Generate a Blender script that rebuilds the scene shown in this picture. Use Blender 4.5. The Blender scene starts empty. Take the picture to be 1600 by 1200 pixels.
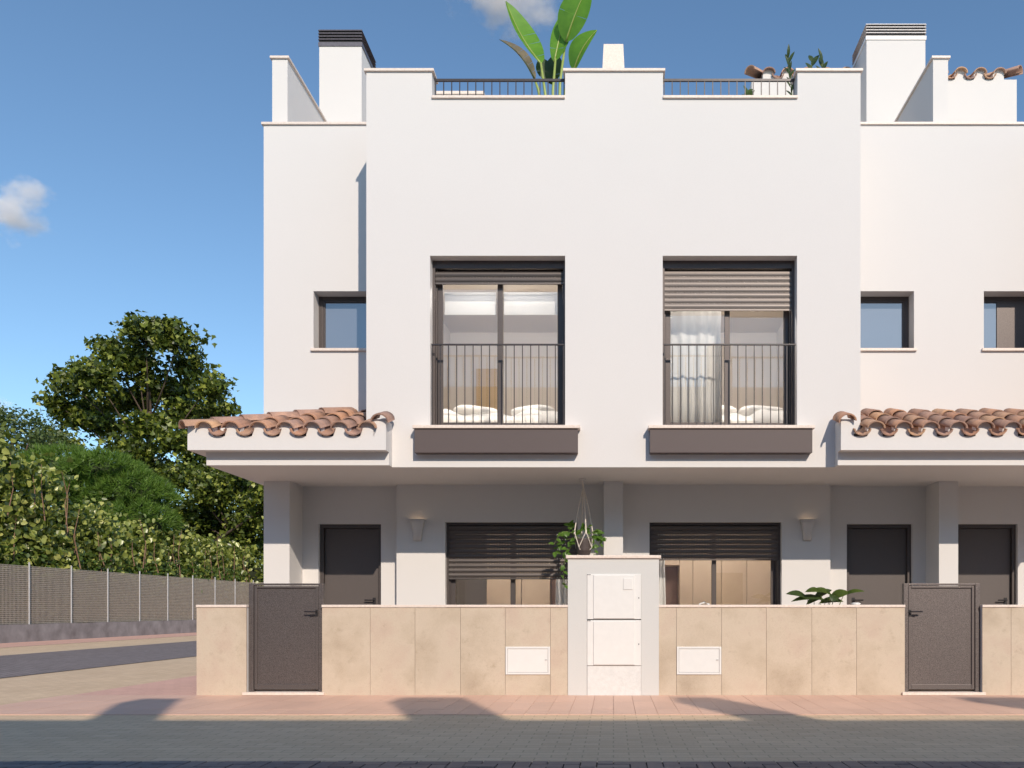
import bpy, math, random
import numpy as np
from mathutils import Vector
random.seed(7); np.random.seed(7)
sc = bpy.context.scene
C = sc.collection

# ------------------------------------------------------------------ camera, sky, sun, exposure
F, VPX, HZ, EYE = 1350.0, 958.5, 952.0, 0.9406
cam = bpy.data.objects.new('camera', bpy.data.cameras.new('camera')); C.objects.link(cam)
cam.location = (0, 0, EYE); cam.rotation_euler = (math.radians(90), 0, 0)
cam.data.sensor_width = 36; cam.data.lens = 36*F/1600
cam.data.shift_x = -(VPX-800)/1600; cam.data.shift_y = (HZ-600)/1600
cam.data.clip_end = 5000; sc.camera = cam

SUN = Vector((-.38, 1.0, -.65)).normalized()          # direction the light travels
world = bpy.data.worlds.new('World'); sc.world = world; world.use_nodes = True
wn = world.node_tree.nodes; wl = world.node_tree.links
bg = wn['Background']
sky = wn.new('ShaderNodeTexSky'); sky.sky_type = 'NISHITA'; sky.sun_disc = False
sky.sun_elevation = math.asin(-SUN.z); sky.sun_rotation = math.atan2(-SUN.x, -SUN.y)
sky.altitude = 0; sky.air_density = 1.0; sky.dust_density = 0.25; sky.ozone_density = 1.7
tint = wn.new('ShaderNodeMix'); tint.data_type = 'RGBA'; tint.blend_type = 'MULTIPLY'; tint.inputs[0].default_value = 1
tint.inputs[7].default_value = (.75, .885, .94, 1)
wl.new(sky.outputs[0], tint.inputs[6]); wl.new(tint.outputs[2], bg.inputs[0]); bg.inputs[1].default_value = 0.15

sl = bpy.data.lights.new('sun', 'SUN'); sl.energy = 3.45; sl.angle = math.radians(0.5); sl.color = (1, .875, .735)
sun = bpy.data.objects.new('sun', sl); C.objects.link(sun); sun.location = (10, -25, 30)
sun.rotation_euler = SUN.to_track_quat('-Z', 'Y').to_euler()

sc.view_settings.view_transform = 'Standard'; sc.view_settings.look = 'None'
sc.view_settings.gamma = 1; sc.view_settings.use_curve_mapping = False
sc.cycles.volume_bounces = 6
sc.view_settings.exposure = 0.15

# ------------------------------------------------------------------ helpers
def at(px, py, D):                       # a photo pixel at a known distance
    return Vector(((px-VPX)*D/F, D, (HZ-py)*D/F+EYE))

WP = {}                                  # world position of each object's origin
def link(o, parent, wpos):
    C.objects.link(o)
    WP[o.name] = Vector(wpos)
    if parent is not None:
        o.parent = parent; o.location = Vector(wpos)-WP[parent.name]
    else:
        o.location = wpos
    return o
def empty(name, loc, label, cat, group=None):
    o = bpy.data.objects.new(name, None); o.empty_display_size = .1
    link(o, None, loc); return tag(o, label, cat, group)
def tag(o, label=None, cat=None, group=None, kind=None):
    if label: o['label'] = label
    if cat: o['category'] = cat
    if group: o['group'] = group
    if kind: o['kind'] = kind
    return o

class MB:
    def __init__(s): s.v = []; s.f = []
    def add(s, vs, fs):
        n = len(s.v); s.v += [tuple(v) for v in vs]; s.f += [tuple(i+n for i in f) for f in fs]; return s
    def box(s, x0, x1, y0, y1, z0, z1):
        return s.add([(x, y, z) for z in (z0, z1) for y in (y0, y1) for x in (x0, x1)],
                     [(0,2,3,1), (4,5,7,6), (0,1,5,4), (2,6,7,3), (0,4,6,2), (1,3,7,5)])
    def frust(s, c, z0, z1, w0, d0, w1, d1):
        x, y = c
        vs = []
        for z, w, d in ((z0, w0, d0), (z1, w1, d1)):
            vs += [(x-w/2, y-d/2, z), (x+w/2, y-d/2, z), (x-w/2, y+d/2, z), (x+w/2, y+d/2, z)]
        return s.add(vs, [(0,2,3,1), (4,5,7,6), (0,1,5,4), (2,6,7,3), (0,4,6,2), (1,3,7,5)])
    def tube(s, pts, r, n=6, r2=None):
        pts = [Vector(p) for p in pts]; m = len(pts); n0 = len(s.v)
        for i, p in enumerate(pts):
            d = (pts[min(i+1, m-1)]-pts[max(i-1, 0)]).normalized()
            a = d.orthogonal().normalized(); b = d.cross(a)
            rr = r if r2 is None else r+(r2-r)*i/(m-1)
            for k in range(n):
                t = 2*math.pi*k/n
                s.v.append(tuple(p+a*math.cos(t)*rr+b*math.sin(t)*rr))
        for i in range(m-1):
            for k in range(n):
                k2 = (k+1) % n
                s.f.append((n0+i*n+k, n0+i*n+k2, n0+(i+1)*n+k2, n0+(i+1)*n+k))
        s.f.append(tuple(n0+k for k in reversed(range(n)))); s.f.append(tuple(n0+(m-1)*n+k for k in range(n)))
        return s
    def lathe(s, c, prof, n=20):
        n0 = len(s.v); cx, cy, cz = c
        for r, z in prof:
            for k in range(n):
                t = 2*math.pi*k/n; s.v.append((cx+r*math.cos(t), cy+r*math.sin(t), cz+z))
        for i in range(len(prof)-1):
            for k in range(n):
                k2 = (k+1) % n
                s.f.append((n0+i*n+k, n0+i*n+k2, n0+(i+1)*n+k2, n0+(i+1)*n+k))
        s.f.append(tuple(n0+k for k in reversed(range(n)))); s.f.append(tuple(n0+(len(prof)-1)*n+k for k in range(n)))
        return s
    def wall(s, x0, x1, y0, y1, z0, z1, holes):
        xs = sorted({x0, x1, *[h[0] for h in holes], *[h[1] for h in holes]})
        zs = sorted({z0, z1, *[h[2] for h in holes], *[h[3] for h in holes]})
        xs = [x for x in xs if x0 <= x <= x1]; zs = [z for z in zs if z0 <= z <= z1]
        def solid(i, j):
            if i < 0 or j < 0 or i >= len(xs)-1 or j >= len(zs)-1: return False
            cx = (xs[i]+xs[i+1])/2; cz = (zs[j]+zs[j+1])/2
            return not any(h[0] < cx < h[1] and h[2] < cz < h[3] for h in holes)
        for i in range(len(xs)-1):
            for j in range(len(zs)-1):
                if not solid(i, j): continue
                a, b, c, d = xs[i], xs[i+1], zs[j], zs[j+1]
                s.add([(a,y0,c),(b,y0,c),(b,y0,d),(a,y0,d)], [(0,1,2,3)])
                s.add([(a,y1,c),(b,y1,c),(b,y1,d),(a,y1,d)], [(3,2,1,0)])
                if not solid(i-1, j): s.add([(a,y0,c),(a,y0,d),(a,y1,d),(a,y1,c)], [(0,1,2,3)])
                if not solid(i+1, j): s.add([(b,y0,c),(b,y0,d),(b,y1,d),(b,y1,c)], [(3,2,1,0)])
                if not solid(i, j-1): s.add([(a,y0,c),(b,y0,c),(b,y1,c),(a,y1,c)], [(3,2,1,0)])
                if not solid(i, j+1): s.add([(a,y0,d),(b,y0,d),(b,y1,d),(a,y1,d)], [(0,1,2,3)])
        return s
    def build(s, name, mat, parent=None, smooth=False, bevel=0, solid=0):
        v = np.array(s.v, dtype=np.float64)
        lo, hi = v.min(0), v.max(0)
        o0 = np.array(((lo[0]+hi[0])/2, (lo[1]+hi[1])/2, lo[2]))
        me = bpy.data.meshes.new(name); me.from_pydata((v-o0).tolist(), [], s.f); me.update()
        me.materials.append(mat)
        if smooth: me.polygons.foreach_set('use_smooth', [True]*len(me.polygons))
        o = bpy.data.objects.new(name, me); link(o, parent, Vector(o0))
        if bevel:
            m = o.modifiers.new('bevel', 'BEVEL'); m.width = bevel; m.segments = 2; m.limit_method = 'ANGLE'
        if solid:
            m = o.modifiers.new('solid', 'SOLIDIFY'); m.thickness = solid
        return o
def box(name, mat, parent, x0, x1, y0, y1, z0, z1, bevel=0):
    return MB().box(min(x0,x1), max(x0,x1), y0, y1, z0, z1).build(name, mat, parent, bevel=bevel)
def inst(name, mesh, parent, loc, rot=(0,0,0), scale=(1,1,1)):
    o = bpy.data.objects.new(name, mesh); o.rotation_euler = rot; o.scale = scale
    return link(o, parent, Vector(loc))

# ------------------------------------------------------------------ materials
def newmat(name):
    m = bpy.data.materials.new(name); m.use_nodes = True
    nt = m.node_tree; return m, nt, nt.nodes['Principled BSDF']
def nd(nt, t, **kw):
    n = nt.nodes.new(t)
    for k, v in kw.items():
        if k.startswith('i_'):
            key = k[2:]; n.inputs[int(key) if key.isdigit() else key.replace('_', ' ')].default_value = v
        else: setattr(n, k, v)
    return n
def ramp(nt, fac, stops):
    r = nt.nodes.new('ShaderNodeValToRGB'); e = r.color_ramp.elements
    while len(e) < len(stops): e.new(.5)
    for el, (p, c) in zip(e, stops): el.position = p; el.color = (*c, 1)
    nt.links.new(fac, r.inputs[0]); return r.outputs[0]
def coords(nt, world=True, rnd=0):
    if world:
        g = nd(nt, 'ShaderNodeNewGeometry').outputs['Position']
    else:
        g = nd(nt, 'ShaderNodeTexCoord').outputs['Object']
    if rnd:
        oi = nd(nt, 'ShaderNodeObjectInfo'); mul = nd(nt, 'ShaderNodeMath', operation='MULTIPLY', i_1=rnd)
        nt.links.new(oi.outputs['Random'], mul.inputs[0])
        add = nd(nt, 'ShaderNodeVectorMath', operation='ADD'); nt.links.new(g, add.inputs[0]); nt.links.new(mul.outputs[0], add.inputs[1])
        g = add.outputs[0]
    return g
def noise(nt, co, scale, detail=4, rough=.55):
    n = nd(nt, 'ShaderNodeTexNoise', i_Scale=scale, i_Detail=detail, i_Roughness=rough)
    nt.links.new(co, n.inputs['Vector']); return n.outputs['Fac']
def mixc(nt, fac, a, b, mode='MIX'):
    m = nd(nt, 'ShaderNodeMix', data_type='RGBA', blend_type=mode)
    for sock, val in ((m.inputs[0], fac), (m.inputs[6], a), (m.inputs[7], b)):
        if isinstance(val, (int, float)): sock.default_value = val
        elif isinstance(val, tuple): sock.default_value = (*val, 1)
        else: nt.links.new(val, sock)
    return m.outputs[2]
def bump(nt, bsdf, h, strength, dist=.01):
    b = nd(nt, 'ShaderNodeBump', i_Strength=strength, i_Distance=dist)
    nt.links.new(h, b.inputs['Height']); nt.links.new(b.outputs[0], bsdf.inputs['Normal'])
def simple(name, stops, scale=8, rough=.6, metal=0, bmp=0, bscale=60, rnd=0, world=True, spec=.5):
    m, nt, b = newmat(name); co = coords(nt, world, rnd)
    f = noise(nt, co, scale)
    nt.links.new(ramp(nt, f, stops), b.inputs['Base Color'])
    b.inputs['Roughness'].default_value = rough; b.inputs['Metallic'].default_value = metal
    b.inputs['Specular IOR Level'].default_value = spec
    if bmp: bump(nt, b, noise(nt, co, bscale, 6, .6), bmp)
    return m

M = {}
def plaster(name, c0, c1):
    m, nt, b = newmat(name); co = coords(nt)
    big = noise(nt, co, .7, 5, .6); fine = noise(nt, co, 160, 3, .7)
    col = mixc(nt, big, c0, c1)
    f2 = nd(nt, 'ShaderNodeMapRange', i_1=.25, i_2=.75, i_3=.94, i_4=1.0); nt.links.new(fine, f2.inputs[0])
    nt.links.new(mixc(nt, 1.0, col, f2.outputs[0], 'MULTIPLY'), b.inputs['Base Color'])
    b.inputs['Roughness'].default_value = .9; b.inputs['Specular IOR Level'].default_value = .2
    bump(nt, b, fine, .25, .004); return m
M['plaster'] = plaster('white_plaster', (.715,.690,.672), (.755,.725,.702))
M['inner'] = plaster('room_paint', (.80,.74,.68), (.82,.76,.70))
M['pillar'] = plaster('pillar_render', (.62,.615,.60), (.655,.65,.63))
M['marble'] = simple('cream_marble', [(.3,(.72,.60,.52)), (.7,(.82,.72,.64))], 40, .5, bmp=.05)
def travertine():
    m, nt, b = newmat('travertine'); co = coords(nt, True, 40)
    a = noise(nt, co, 1.7, 6, .62); d = noise(nt, co, 9, 6, .7); f = noise(nt, co, 90, 4, .7)
    c = ramp(nt, a, [(.26,(.43,.345,.262)), (.40,(.52,.43,.33)), (.52,(.58,.488,.385)), (.64,(.55,.44,.35)), (.78,(.49,.395,.315))])
    dr = ramp(nt, d, [(.25,(.74,.71,.67)), (.42,(1,1,1))])
    c = mixc(nt, .75, c, dr, 'MULTIPLY')
    fr = ramp(nt, f, [(.30,(.86,.84,.80)), (.5,(1,1,1))])
    c = mixc(nt, .8, c, fr, 'MULTIPLY')
    nt.links.new(c, b.inputs['Base Color']); b.inputs['Roughness'].default_value = .55
    b.inputs['Specular IOR Level'].default_value = .3
    bump(nt, b, f, .12, .003); return m
M['travertine'] = travertine()
def flakemetal(name, c0, c1, rough, metal, sc_=220):
    m, nt, b = newmat(name); co = coords(nt)
    f = noise(nt, co, sc_, 3, .8)
    nt.links.new(ramp(nt, f, [(.35, c0), (.65, c1)]), b.inputs['Base Color'])
    b.inputs['Roughness'].default_value = rough; b.inputs['Metallic'].default_value = metal
    bump(nt, b, f, .18, .002); return m
M['gate'] = flakemetal('gate_metal', (.082,.067,.065), (.23,.20,.19), .5, .7, 150)
M['frame'] = flakemetal('frame_metal', (.075,.062,.060), (.13,.11,.103), .45, .45)
M['shutter'] = flakemetal('shutter_metal', (.10,.087,.082), (.17,.148,.138), .48, .7)
M['shutter_sunlit'] = flakemetal('shutter_sunlit', (.20,.172,.156), (.29,.252,.228), .5, .45)  # copy of the shutter metal with the sun's brightness put into the colour
M['box'] = flakemetal('brown_box_metal', (.092,.070,.067), (.118,.091,.087), .6, .1)
M['door'] = flakemetal('door_metal', (.10,.085,.08), (.13,.11,.104), .5, .2)
M['iron'] = simple('black_iron', [(.3,(.018,.016,.018)), (.7,(.03,.027,.03))], 30, .45)
M['rail'] = simple('rail_iron', [(.3,(.035,.030,.032)), (.7,(.055,.048,.05))], 30, .4, metal=.3)
M['louvre'] = simple('louvre_metal', [(.3,(.16,.14,.15)), (.7,(.20,.18,.19))], 30, .4, metal=.5)
M['louvre_white'] = simple('louvre_white', [(.3,(.80,.76,.73)), (.7,(.83,.79,.76))], 30, .5)
M['black'] = simple('gap_shade_black', [(.3,(.012,.012,.014)), (.7,(.02,.02,.022))], 30, .8)  # black stands in for the shade inside the louvre gaps
M['white_metal'] = simple('white_enamel', [(.3,(.745,.735,.715)), (.7,(.775,.765,.745))], 12, .4, bmp=.02)
M['white_block'] = simple('white_block', [(.3,(.66,.655,.64)), (.7,(.73,.725,.71))], 25, .8, bmp=.3, bscale=50)
M['cloth'] = simple('white_cloth', [(.3,(.82,.80,.77)), (.7,(.86,.84,.81))], 20, .9)
def clothmat():
    m, nt, b = newmat('white_cloth'); b.inputs['Base Color'].default_value = (.88,.865,.84,1); b.inputs['Roughness'].default_value = .9
    bump(nt, b, noise(nt, coords(nt), 260, 3), .15, .002)
    tr = nd(nt, 'ShaderNodeBsdfTranslucent'); tr.inputs[0].default_value = (.88,.865,.84,1); mx = nd(nt, 'ShaderNodeMixShader', i_0=.25)
    nt.links.new(b.outputs[0], mx.inputs[1]); nt.links.new(tr.outputs[0], mx.inputs[2]); nt.links.new(mx.outputs[0], nt.nodes['Material Output'].inputs[0]); return m
M['sheer'] = clothmat()
M['wood'] = simple('honey_wood', [(.3,(.56,.40,.21)), (.7,(.62,.45,.25))], 6, .6)
M['cabinet'] = simple('beige_cabinet', [(.3,(.52,.39,.27)), (.7,(.58,.44,.31))], 3, .5)
M['cabinet_dark'] = simple('brown_niche', [(.3,(.24,.14,.095)), (.7,(.29,.17,.12))], 6, .5)
M['floor'] = simple('room_floor', [(.3,(.46,.36,.26)), (.7,(.52,.41,.30))], 5, .5)
M['terrace'] = simple('terrace_tile', [(.3,(.62,.50,.40)), (.7,(.68,.55,.44))], 4, .7)
M['concrete'] = simple('rough_concrete', [(.25,(.17,.15,.145)), (.5,(.27,.245,.24)), (.75,(.36,.33,.32))], 2.2, .9, bmp=.5, bscale=12)
M['galv'] = simple('galvanised_steel', [(.3,(.42,.41,.41)), (.7,(.55,.54,.54))], 20, .45, metal=.5)
M['bark'] = simple('bark', [(.3,(.055,.038,.028)), (.7,(.13,.09,.065))], 9, .9, bmp=.6, bscale=20)
M['twig'] = simple('red_twig', [(.3,(.16,.085,.05)), (.7,(.26,.15,.09))], 9, .8)
M['cord'] = simple('cotton_cord', [(.3,(.66,.58,.50)), (.7,(.78,.72,.64))], 60, .9)
M['pot'] = simple('dark_pot', [(.3,(.065,.048,.044)), (.7,(.085,.064,.058))], 30, .5)
M['soil'] = simple('earth', [(.3,(.07,.055,.035)), (.7,(.12,.10,.06))], 3, .95, bmp=.5, bscale=8)
M['sconce'] = plaster('sconce_plaster', (.66,.62,.60), (.70,.66,.63))

def glass(name, base=None, refl=.10):
    m = bpy.data.materials.new(name); m.use_nodes = True; nt = m.node_tree; nt.nodes.clear()
    out = nd(nt, 'ShaderNodeOutputMaterial'); gl = nd(nt, 'ShaderNodeBsdfGlossy', i_Roughness=0.0)
    lw = nd(nt, 'ShaderNodeFresnel', i_IOR=1.5)
    mul = nd(nt, 'ShaderNodeMath', operation='ADD', use_clamp=True, i_1=refl); nt.links.new(lw.outputs[0], mul.inputs[0])
    mx = nd(nt, 'ShaderNodeMixShader'); nt.links.new(mul.outputs[0], mx.inputs[0])
    if base is None:
        t = nd(nt, 'ShaderNodeBsdfTransparent'); t.inputs[0].default_value = (.93,.94,.94,1)
    else:
        t = nd(nt, 'ShaderNodeBsdfDiffuse'); t.inputs[0].default_value = (*base, 1)
    nt.links.new(t.outputs[0], mx.inputs[1]); nt.links.new(gl.outputs[0], mx.inputs[2]); nt.links.new(mx.outputs[0], out.inputs[0])
    return m
M['glass'] = glass('window_glass', None, .11)
M['frosted'] = glass('frosted_glass', (.17,.19,.23), .22)

def tilemat():
    m, nt, b = newmat('terracotta'); oi = nd(nt, 'ShaderNodeObjectInfo')
    base = ramp(nt, oi.outputs['Random'], [(0,(.44,.235,.155)), (.2,(.56,.31,.19)), (.4,(.34,.21,.165)), (.6,(.66,.40,.23)), (.8,(.42,.26,.205)), (1,(.60,.36,.25))])
    co = coords(nt, False, 30)
    a = noise(nt, co, 7, 5, .6)
    c = mixc(nt, ramp(nt, a, [(.45,(0,0,0)), (.7,(.75,.75,.75))]), base, (.25,.165,.15))
    f = noise(nt, co, 45, 4, .7)
    c = mixc(nt, .5, c, ramp(nt, f, [(.3,(.7,.68,.66)), (.6,(1,1,1))]), 'MULTIPLY')
    nt.links.new(c, b.inputs['Base Color']); b.inputs['Roughness'].default_value = .8
    bump(nt, b, f, .2, .004); return m
M['tile'] = tilemat()
def pavemat(name, c0, c1, c2, rnd, rough=.7):
    m, nt, b = newmat(name); oi = nd(nt, 'ShaderNodeObjectInfo'); co = coords(nt, True, rnd)
    base = ramp(nt, oi.outputs['Random'], [(0, c0), (.5, c1), (1, c2)])
    a = noise(nt, co, 1.5, 5, .65); f = noise(nt, co, 70, 5, .75)
    c = mixc(nt, .5, base, ramp(nt, a, [(.3,(.88,.88,.88)), (.7,(1.06,1.05,1.03))]), 'MULTIPLY')
    c = mixc(nt, .7, c, ramp(nt, f, [(.3,(.86,.85,.84)), (.55,(1,1,1))]), 'MULTIPLY')
    nt.links.new(c, b.inputs['Base Color']); b.inputs['Roughness'].default_value = rough
    b.inputs['Specular IOR Level'].default_value = .35
    bump(nt, b, f, .3, .004); return m
M['red_tile'] = pavemat('red_paving', (.70,.455,.345), (.73,.475,.36), (.76,.495,.375), 0, .55)
M['road_brick'] = pavemat('road_paver', (.115,.10,.115), (.145,.125,.14), (.175,.145,.15), 10, .55)
def brickmat(name, c0, c1, mortar, bw, bh, rough=.8, turn=0):
    m, nt, b = newmat(name); co = coords(nt)
    if turn:
        mp = nd(nt, 'ShaderNodeMapping'); mp.inputs['Rotation'].default_value = (0, 0, turn); nt.links.new(co, mp.inputs[0]); co = mp.outputs[0]
    bk = nd(nt, 'ShaderNodeTexBrick', i_Scale=1.0); bk.inputs['Brick Width'].default_value = bw; bk.inputs['Row Height'].default_value = bh
    bk.inputs['Mortar Size'].default_value = .005; bk.inputs['Color1'].default_value = (*c0,1); bk.inputs['Color2'].default_value = (*c1,1)
    bk.inputs['Mortar'].default_value = (*mortar,1); bk.inputs['Bias'].default_value = 0
    nt.links.new(co, bk.inputs['Vector'])
    a = noise(nt, co, .9, 6, .65); f = noise(nt, co, 60, 4, .75)
    c = mixc(nt, .6, bk.outputs[0], ramp(nt, a, [(.3,(.85,.83,.81)), (.7,(1.06,1.05,1.03))]), 'MULTIPLY')
    c = mixc(nt, .6, c, ramp(nt, f, [(.3,(.8,.79,.78)), (.55,(1,1,1))]), 'MULTIPLY')
    nt.links.new(c, b.inputs['Base Color']); b.inputs['Roughness'].default_value = rough
    b.inputs['Specular IOR Level'].default_value = .3
    inv = nd(nt, 'ShaderNodeMath', operation='SUBTRACT', i_0=1.0); nt.links.new(bk.outputs[1], inv.inputs[1])
    ad = nd(nt, 'ShaderNodeMath', operation='MULTIPLY_ADD', i_1=.4); nt.links.new(f, ad.inputs[0]); nt.links.new(inv.outputs[0], ad.inputs[2])
    bump(nt, b, ad.outputs[0], .5, .006); return m
M['beige_pave'] = brickmat('beige_pavers', (.67,.50,.335), (.74,.565,.39), (.53,.395,.265), .2, .1)
M['beige_side'] = brickmat('beige_pavers_side', (.67,.50,.335), (.74,.565,.39), (.53,.395,.265), .2, .1, turn=math.pi/2)
M['road'] = brickmat('dark_pavers', (.135,.115,.12), (.17,.145,.15), (.05,.04,.042), .2, .1, .7)
M['road_side'] = brickmat('dark_pavers_side', (.22,.185,.18), (.27,.23,.225), (.11,.09,.09), .2, .1, .7, math.pi/4)
M['red_side'] = brickmat('red_pavers_side', (.68,.42,.345), (.72,.455,.37), (.54,.32,.26), .2, .2)

def leafmat(name, stops, trans=.25, rough=.5, spec=.4):
    m = bpy.data.materials.new(name); m.use_nodes = True; nt = m.node_tree; b = nt.nodes['Principled BSDF']
    at_ = nd(nt, 'ShaderNodeAttribute', attribute_name='rnd')
    col = ramp(nt, at_.outputs['Fac'], stops)
    nt.links.new(col, b.inputs['Base Color']); b.inputs['Roughness'].default_value = rough
    b.inputs['Specular IOR Level'].default_value = spec
    tr = nd(nt, 'ShaderNodeBsdfTranslucent'); nt.links.new(mixc(nt, 1, col, (1.3,1.5,.6), 'MULTIPLY'), tr.inputs[0])
    mx = nd(nt, 'ShaderNodeMixShader', i_0=trans); out = nt.nodes['Material Output']
    nt.links.new(b.outputs[0], mx.inputs[1]); nt.links.new(tr.outputs[0], mx.inputs[2]); nt.links.new(mx.outputs[0], out.inputs[0])
    return m
M['leaf_tree'] = leafmat('plane_leaf', [(0,(.032,.048,.010)), (.45,(.075,.105,.017)), (.8,(.18,.22,.032)), (1,(.32,.34,.06))], .2, .42)
M['leaf_far'] = leafmat('olive_leaf', [(0,(.055,.085,.025)), (.6,(.09,.13,.04)), (1,(.14,.18,.065))], .25)
M['leaf_hedge'] = leafmat('hedge_leaf', [(0,(.06,.085,.015)), (.35,(.14,.175,.03)), (.7,(.32,.36,.09)), (1,(.56,.55,.18))], .3, .34, .6)
M['leaf_grass'] = leafmat('weed_leaf', [(0,(.05,.09,.014)), (1,(.10,.16,.03))], .3)
M['needle'] = leafmat('pine_needle', [(0,(.05,.095,.014)), (.5,(.11,.195,.025)), (1,(.18,.28,.045))], .3)
M['core'] = simple('foliage_shade', [(.3,(.012,.018,.006)), (.7,(.03,.04,.012))], 3, .9, bmp=1, bscale=6)  # near-black: shade deep among the leaves, put into the colour
def plantleaf(name, c0, c1, trans, stripe=25):
    m = bpy.data.materials.new(name); m.use_nodes = True; nt = m.node_tree; b = nt.nodes['Principled BSDF']
    co = coords(nt, False); f = noise(nt, co, 8, 4)
    col = ramp(nt, f, [(.3, c0), (.7, c1)])
    nt.links.new(col, b.inputs['Base Color']); b.inputs['Roughness'].default_value = .38
    tr = nd(nt, 'ShaderNodeBsdfTranslucent'); nt.links.new(mixc(nt, 1, col, (1.4,1.6,.5), 'MULTIPLY'), tr.inputs[0])
    mx = nd(nt, 'ShaderNodeMixShader', i_0=trans); out = nt.nodes['Material Output']
    nt.links.new(b.outputs[0], mx.inputs[1]); nt.links.new(tr.outputs[0], mx.inputs[2]); nt.links.new(mx.outputs[0], out.inputs[0])
    return m
M['banana'] = plantleaf('banana_leaf', (.085,.22,.014), (.13,.29,.022), .25)
M['banana_rib'] = plantleaf('banana_rib', (.28,.36,.08), (.36,.43,.12), .1)
M['dryleaf'] = plantleaf('dry_banana_leaf', (.10,.085,.05), (.20,.16,.10), .15)
M['pothos'] = plantleaf('pothos_leaf', (.07,.15,.02), (.12,.23,.035), .3)
M['dusky'] = plantleaf('dusky_leaf', (.030,.055,.016), (.055,.085,.025), .2)
M['ficus'] = plantleaf('ficus_leaf', (.035,.065,.012), (.09,.13,.02), .15)
M['stem'] = simple('green_stem', [(.3,(.12,.16,.04)), (.7,(.18,.22,.07))], 12, .6)

# ------------------------------------------------------------------ the setting
def sheet(name, mat, x0, x1, y0, y1, z):
    o = MB().add([(x0,y0,z),(x1,y0,z),(x1,y1,z),(x0,y1,z)], [(0,1,2,3)]).build(name, mat)
    return tag(o, kind='structure')
WALLY = 9.44
sheet('ground', M['soil'], -900, 900, -300, 2500, -.04)
sheet('side_paving', M['beige_side'], -15.2, -6.0, 5.33, 90, -.018)
sheet('front_paving', M['beige_pave'], -60, 60, 5.33, 7.71, -.004)
sheet('front_paving', M['beige_pave'], -60, 60, -3.0, -.6, -.004)
sheet('side_road', M['road_side'], -12.57, -8.46, 5.33, 90, -.010)
sheet('fence_pavement', M['red_side'], -17.2, -15.2, 5.33, 60, -.014)
sheet('house_pavement', M['red_side'], -6.0, -4.556, 7.71, 40, -.010)
road = sheet('road', M['road'], -60, 60, -.6, 5.33, -.014)
pav = sheet('pavement', M['red_side'], -4.556, 30, 7.71, WALLY+1.0, -.016)
# red paving tiles of the front pavement, one by one
rows = [7.71, 8.13, 8.79, WALLY+.005]
for r in range(3):
    a, b = rows[r], rows[r+1]
    mb = MB().box(-.0985, .0985, 0, b-a-.004, -.02, .0)
    me = bpy.data.meshes.new('tile'); me.from_pydata(mb.v, [], mb.f); me.materials.append(M['red_tile'])
    x = -5.9
    while x < 5.6:
        inst('tile', me, pav, (x, a, .002+random.uniform(-.0008, .0008))); x += .2
# herringbone pavers of the road edge
mh = MB().box(.004, .196, .004, .096, -.03, 0); meh = bpy.data.meshes.new('paver'); meh.from_pydata(mh.v, [], mh.f); meh.materials.append(M['road_brick'])
mv = MB().box(.004, .096, .004, .196, -.03, 0); mev = bpy.data.meshes.new('paver'); mev.from_pydata(mv.v, [], mv.f); mev.materials.append(M['road_brick'])
for i in range(-41, 28):
    for j in range(0, 5):
        m4 = (i-j) % 4
        x, y = i*.1, 4.83+j*.1
        z = random.uniform(.002, .006)
        if m4 == 0: inst('paver', meh, road, (x, y, z))
        elif m4 == 3: inst('paver', mev, road, (x, y, z), (0, 0, 0), (1, 1 if j < 4 else .5, 1))

# ------------------------------------------------------------------ the white house
YF, YC, YL, YD = 10.14, 11.255, 11.55, 11.73         # front volume, recess/columns, lamp wall, door wall
SOF, TOP = 2.608, 7.247
XE, XV, PW = -4.556, 2.90, 4.366
XR = 2*PW-XV                                        # left edge of the next front volume
XEND = XR+2*XV
house = empty('terraced_house', (0, YF, 0), 'white rendered two-storey terraced house with terracotta tiled eaves', 'house')
P, MR = M['plaster'], M['marble']
UW = [(-2.153, -.567), (.578, 2.155)]               # upper windows
NZ0, NZ1 = 3.074, 5.09
notch = [(-2.13, -.567), (.582, 2.16)]
NOTZ = 6.93
MB().wall(-XV, XV, YF, YF+.22, SOF, TOP, [(a, b, NZ0, NZ1) for a, b in UW]+[(a, b, NOTZ, TOP+1) for a, b in notch]).build('front_wall', P, house)
for s in (-1, 1): box('side_wall', P, house, s*XV, s*(XV-.2), YF+.22, YC+.25, SOF, TOP)
box('front_wall', P, house, XR, XEND, YF, YC+.2, SOF, TOP)
SWZ = (4.335, 5.085)
MB().wall(XE, -XV, YC, YC+.25, SOF, TOP, [(-3.907, -2.95, *SWZ)]).build('recess_wall', P, house)
MB().wall(XV, XR, YC, YC+.25, SOF, TOP, [(2.95, 3.916, *SWZ), (4.825, 5.80, *SWZ)]).build('recess_wall', P, house)
GW = [(-2.25, -.482), (.482, 2.25)]
GZ = (.06, 2.108)
DZ = (.06, 2.10)
MB().wall(-XV, XV, YL, YL+.2, 0, SOF, [(a, b, *GZ) for a, b in GW]).build('ground_floor_wall', P, house)
MB().wall(XE, -XV, YD, YD+.2, 0, SOF, [(-4.005, -3.156, *DZ)]).build('porch_wall', P, house)
MB().wall(XV, XR, YD, YD+.2, 0, SOF, [(3.168, 4.062, *DZ), (4.65, 5.49, *DZ)]).build('porch_wall', P, house)
box('ground_floor_wall', P, house, XR, XEND, YL, YL+.2, 0, SOF)
# columns and dividing walls
box('column', P, house, XE, -4.22, YC, YD, 0, SOF)
box('column', P, house, -.125, .125, YC, YL, 0, SOF)
box('column', P, house, PW-.125, PW+.125, YC, YD, 0, SOF)
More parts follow.
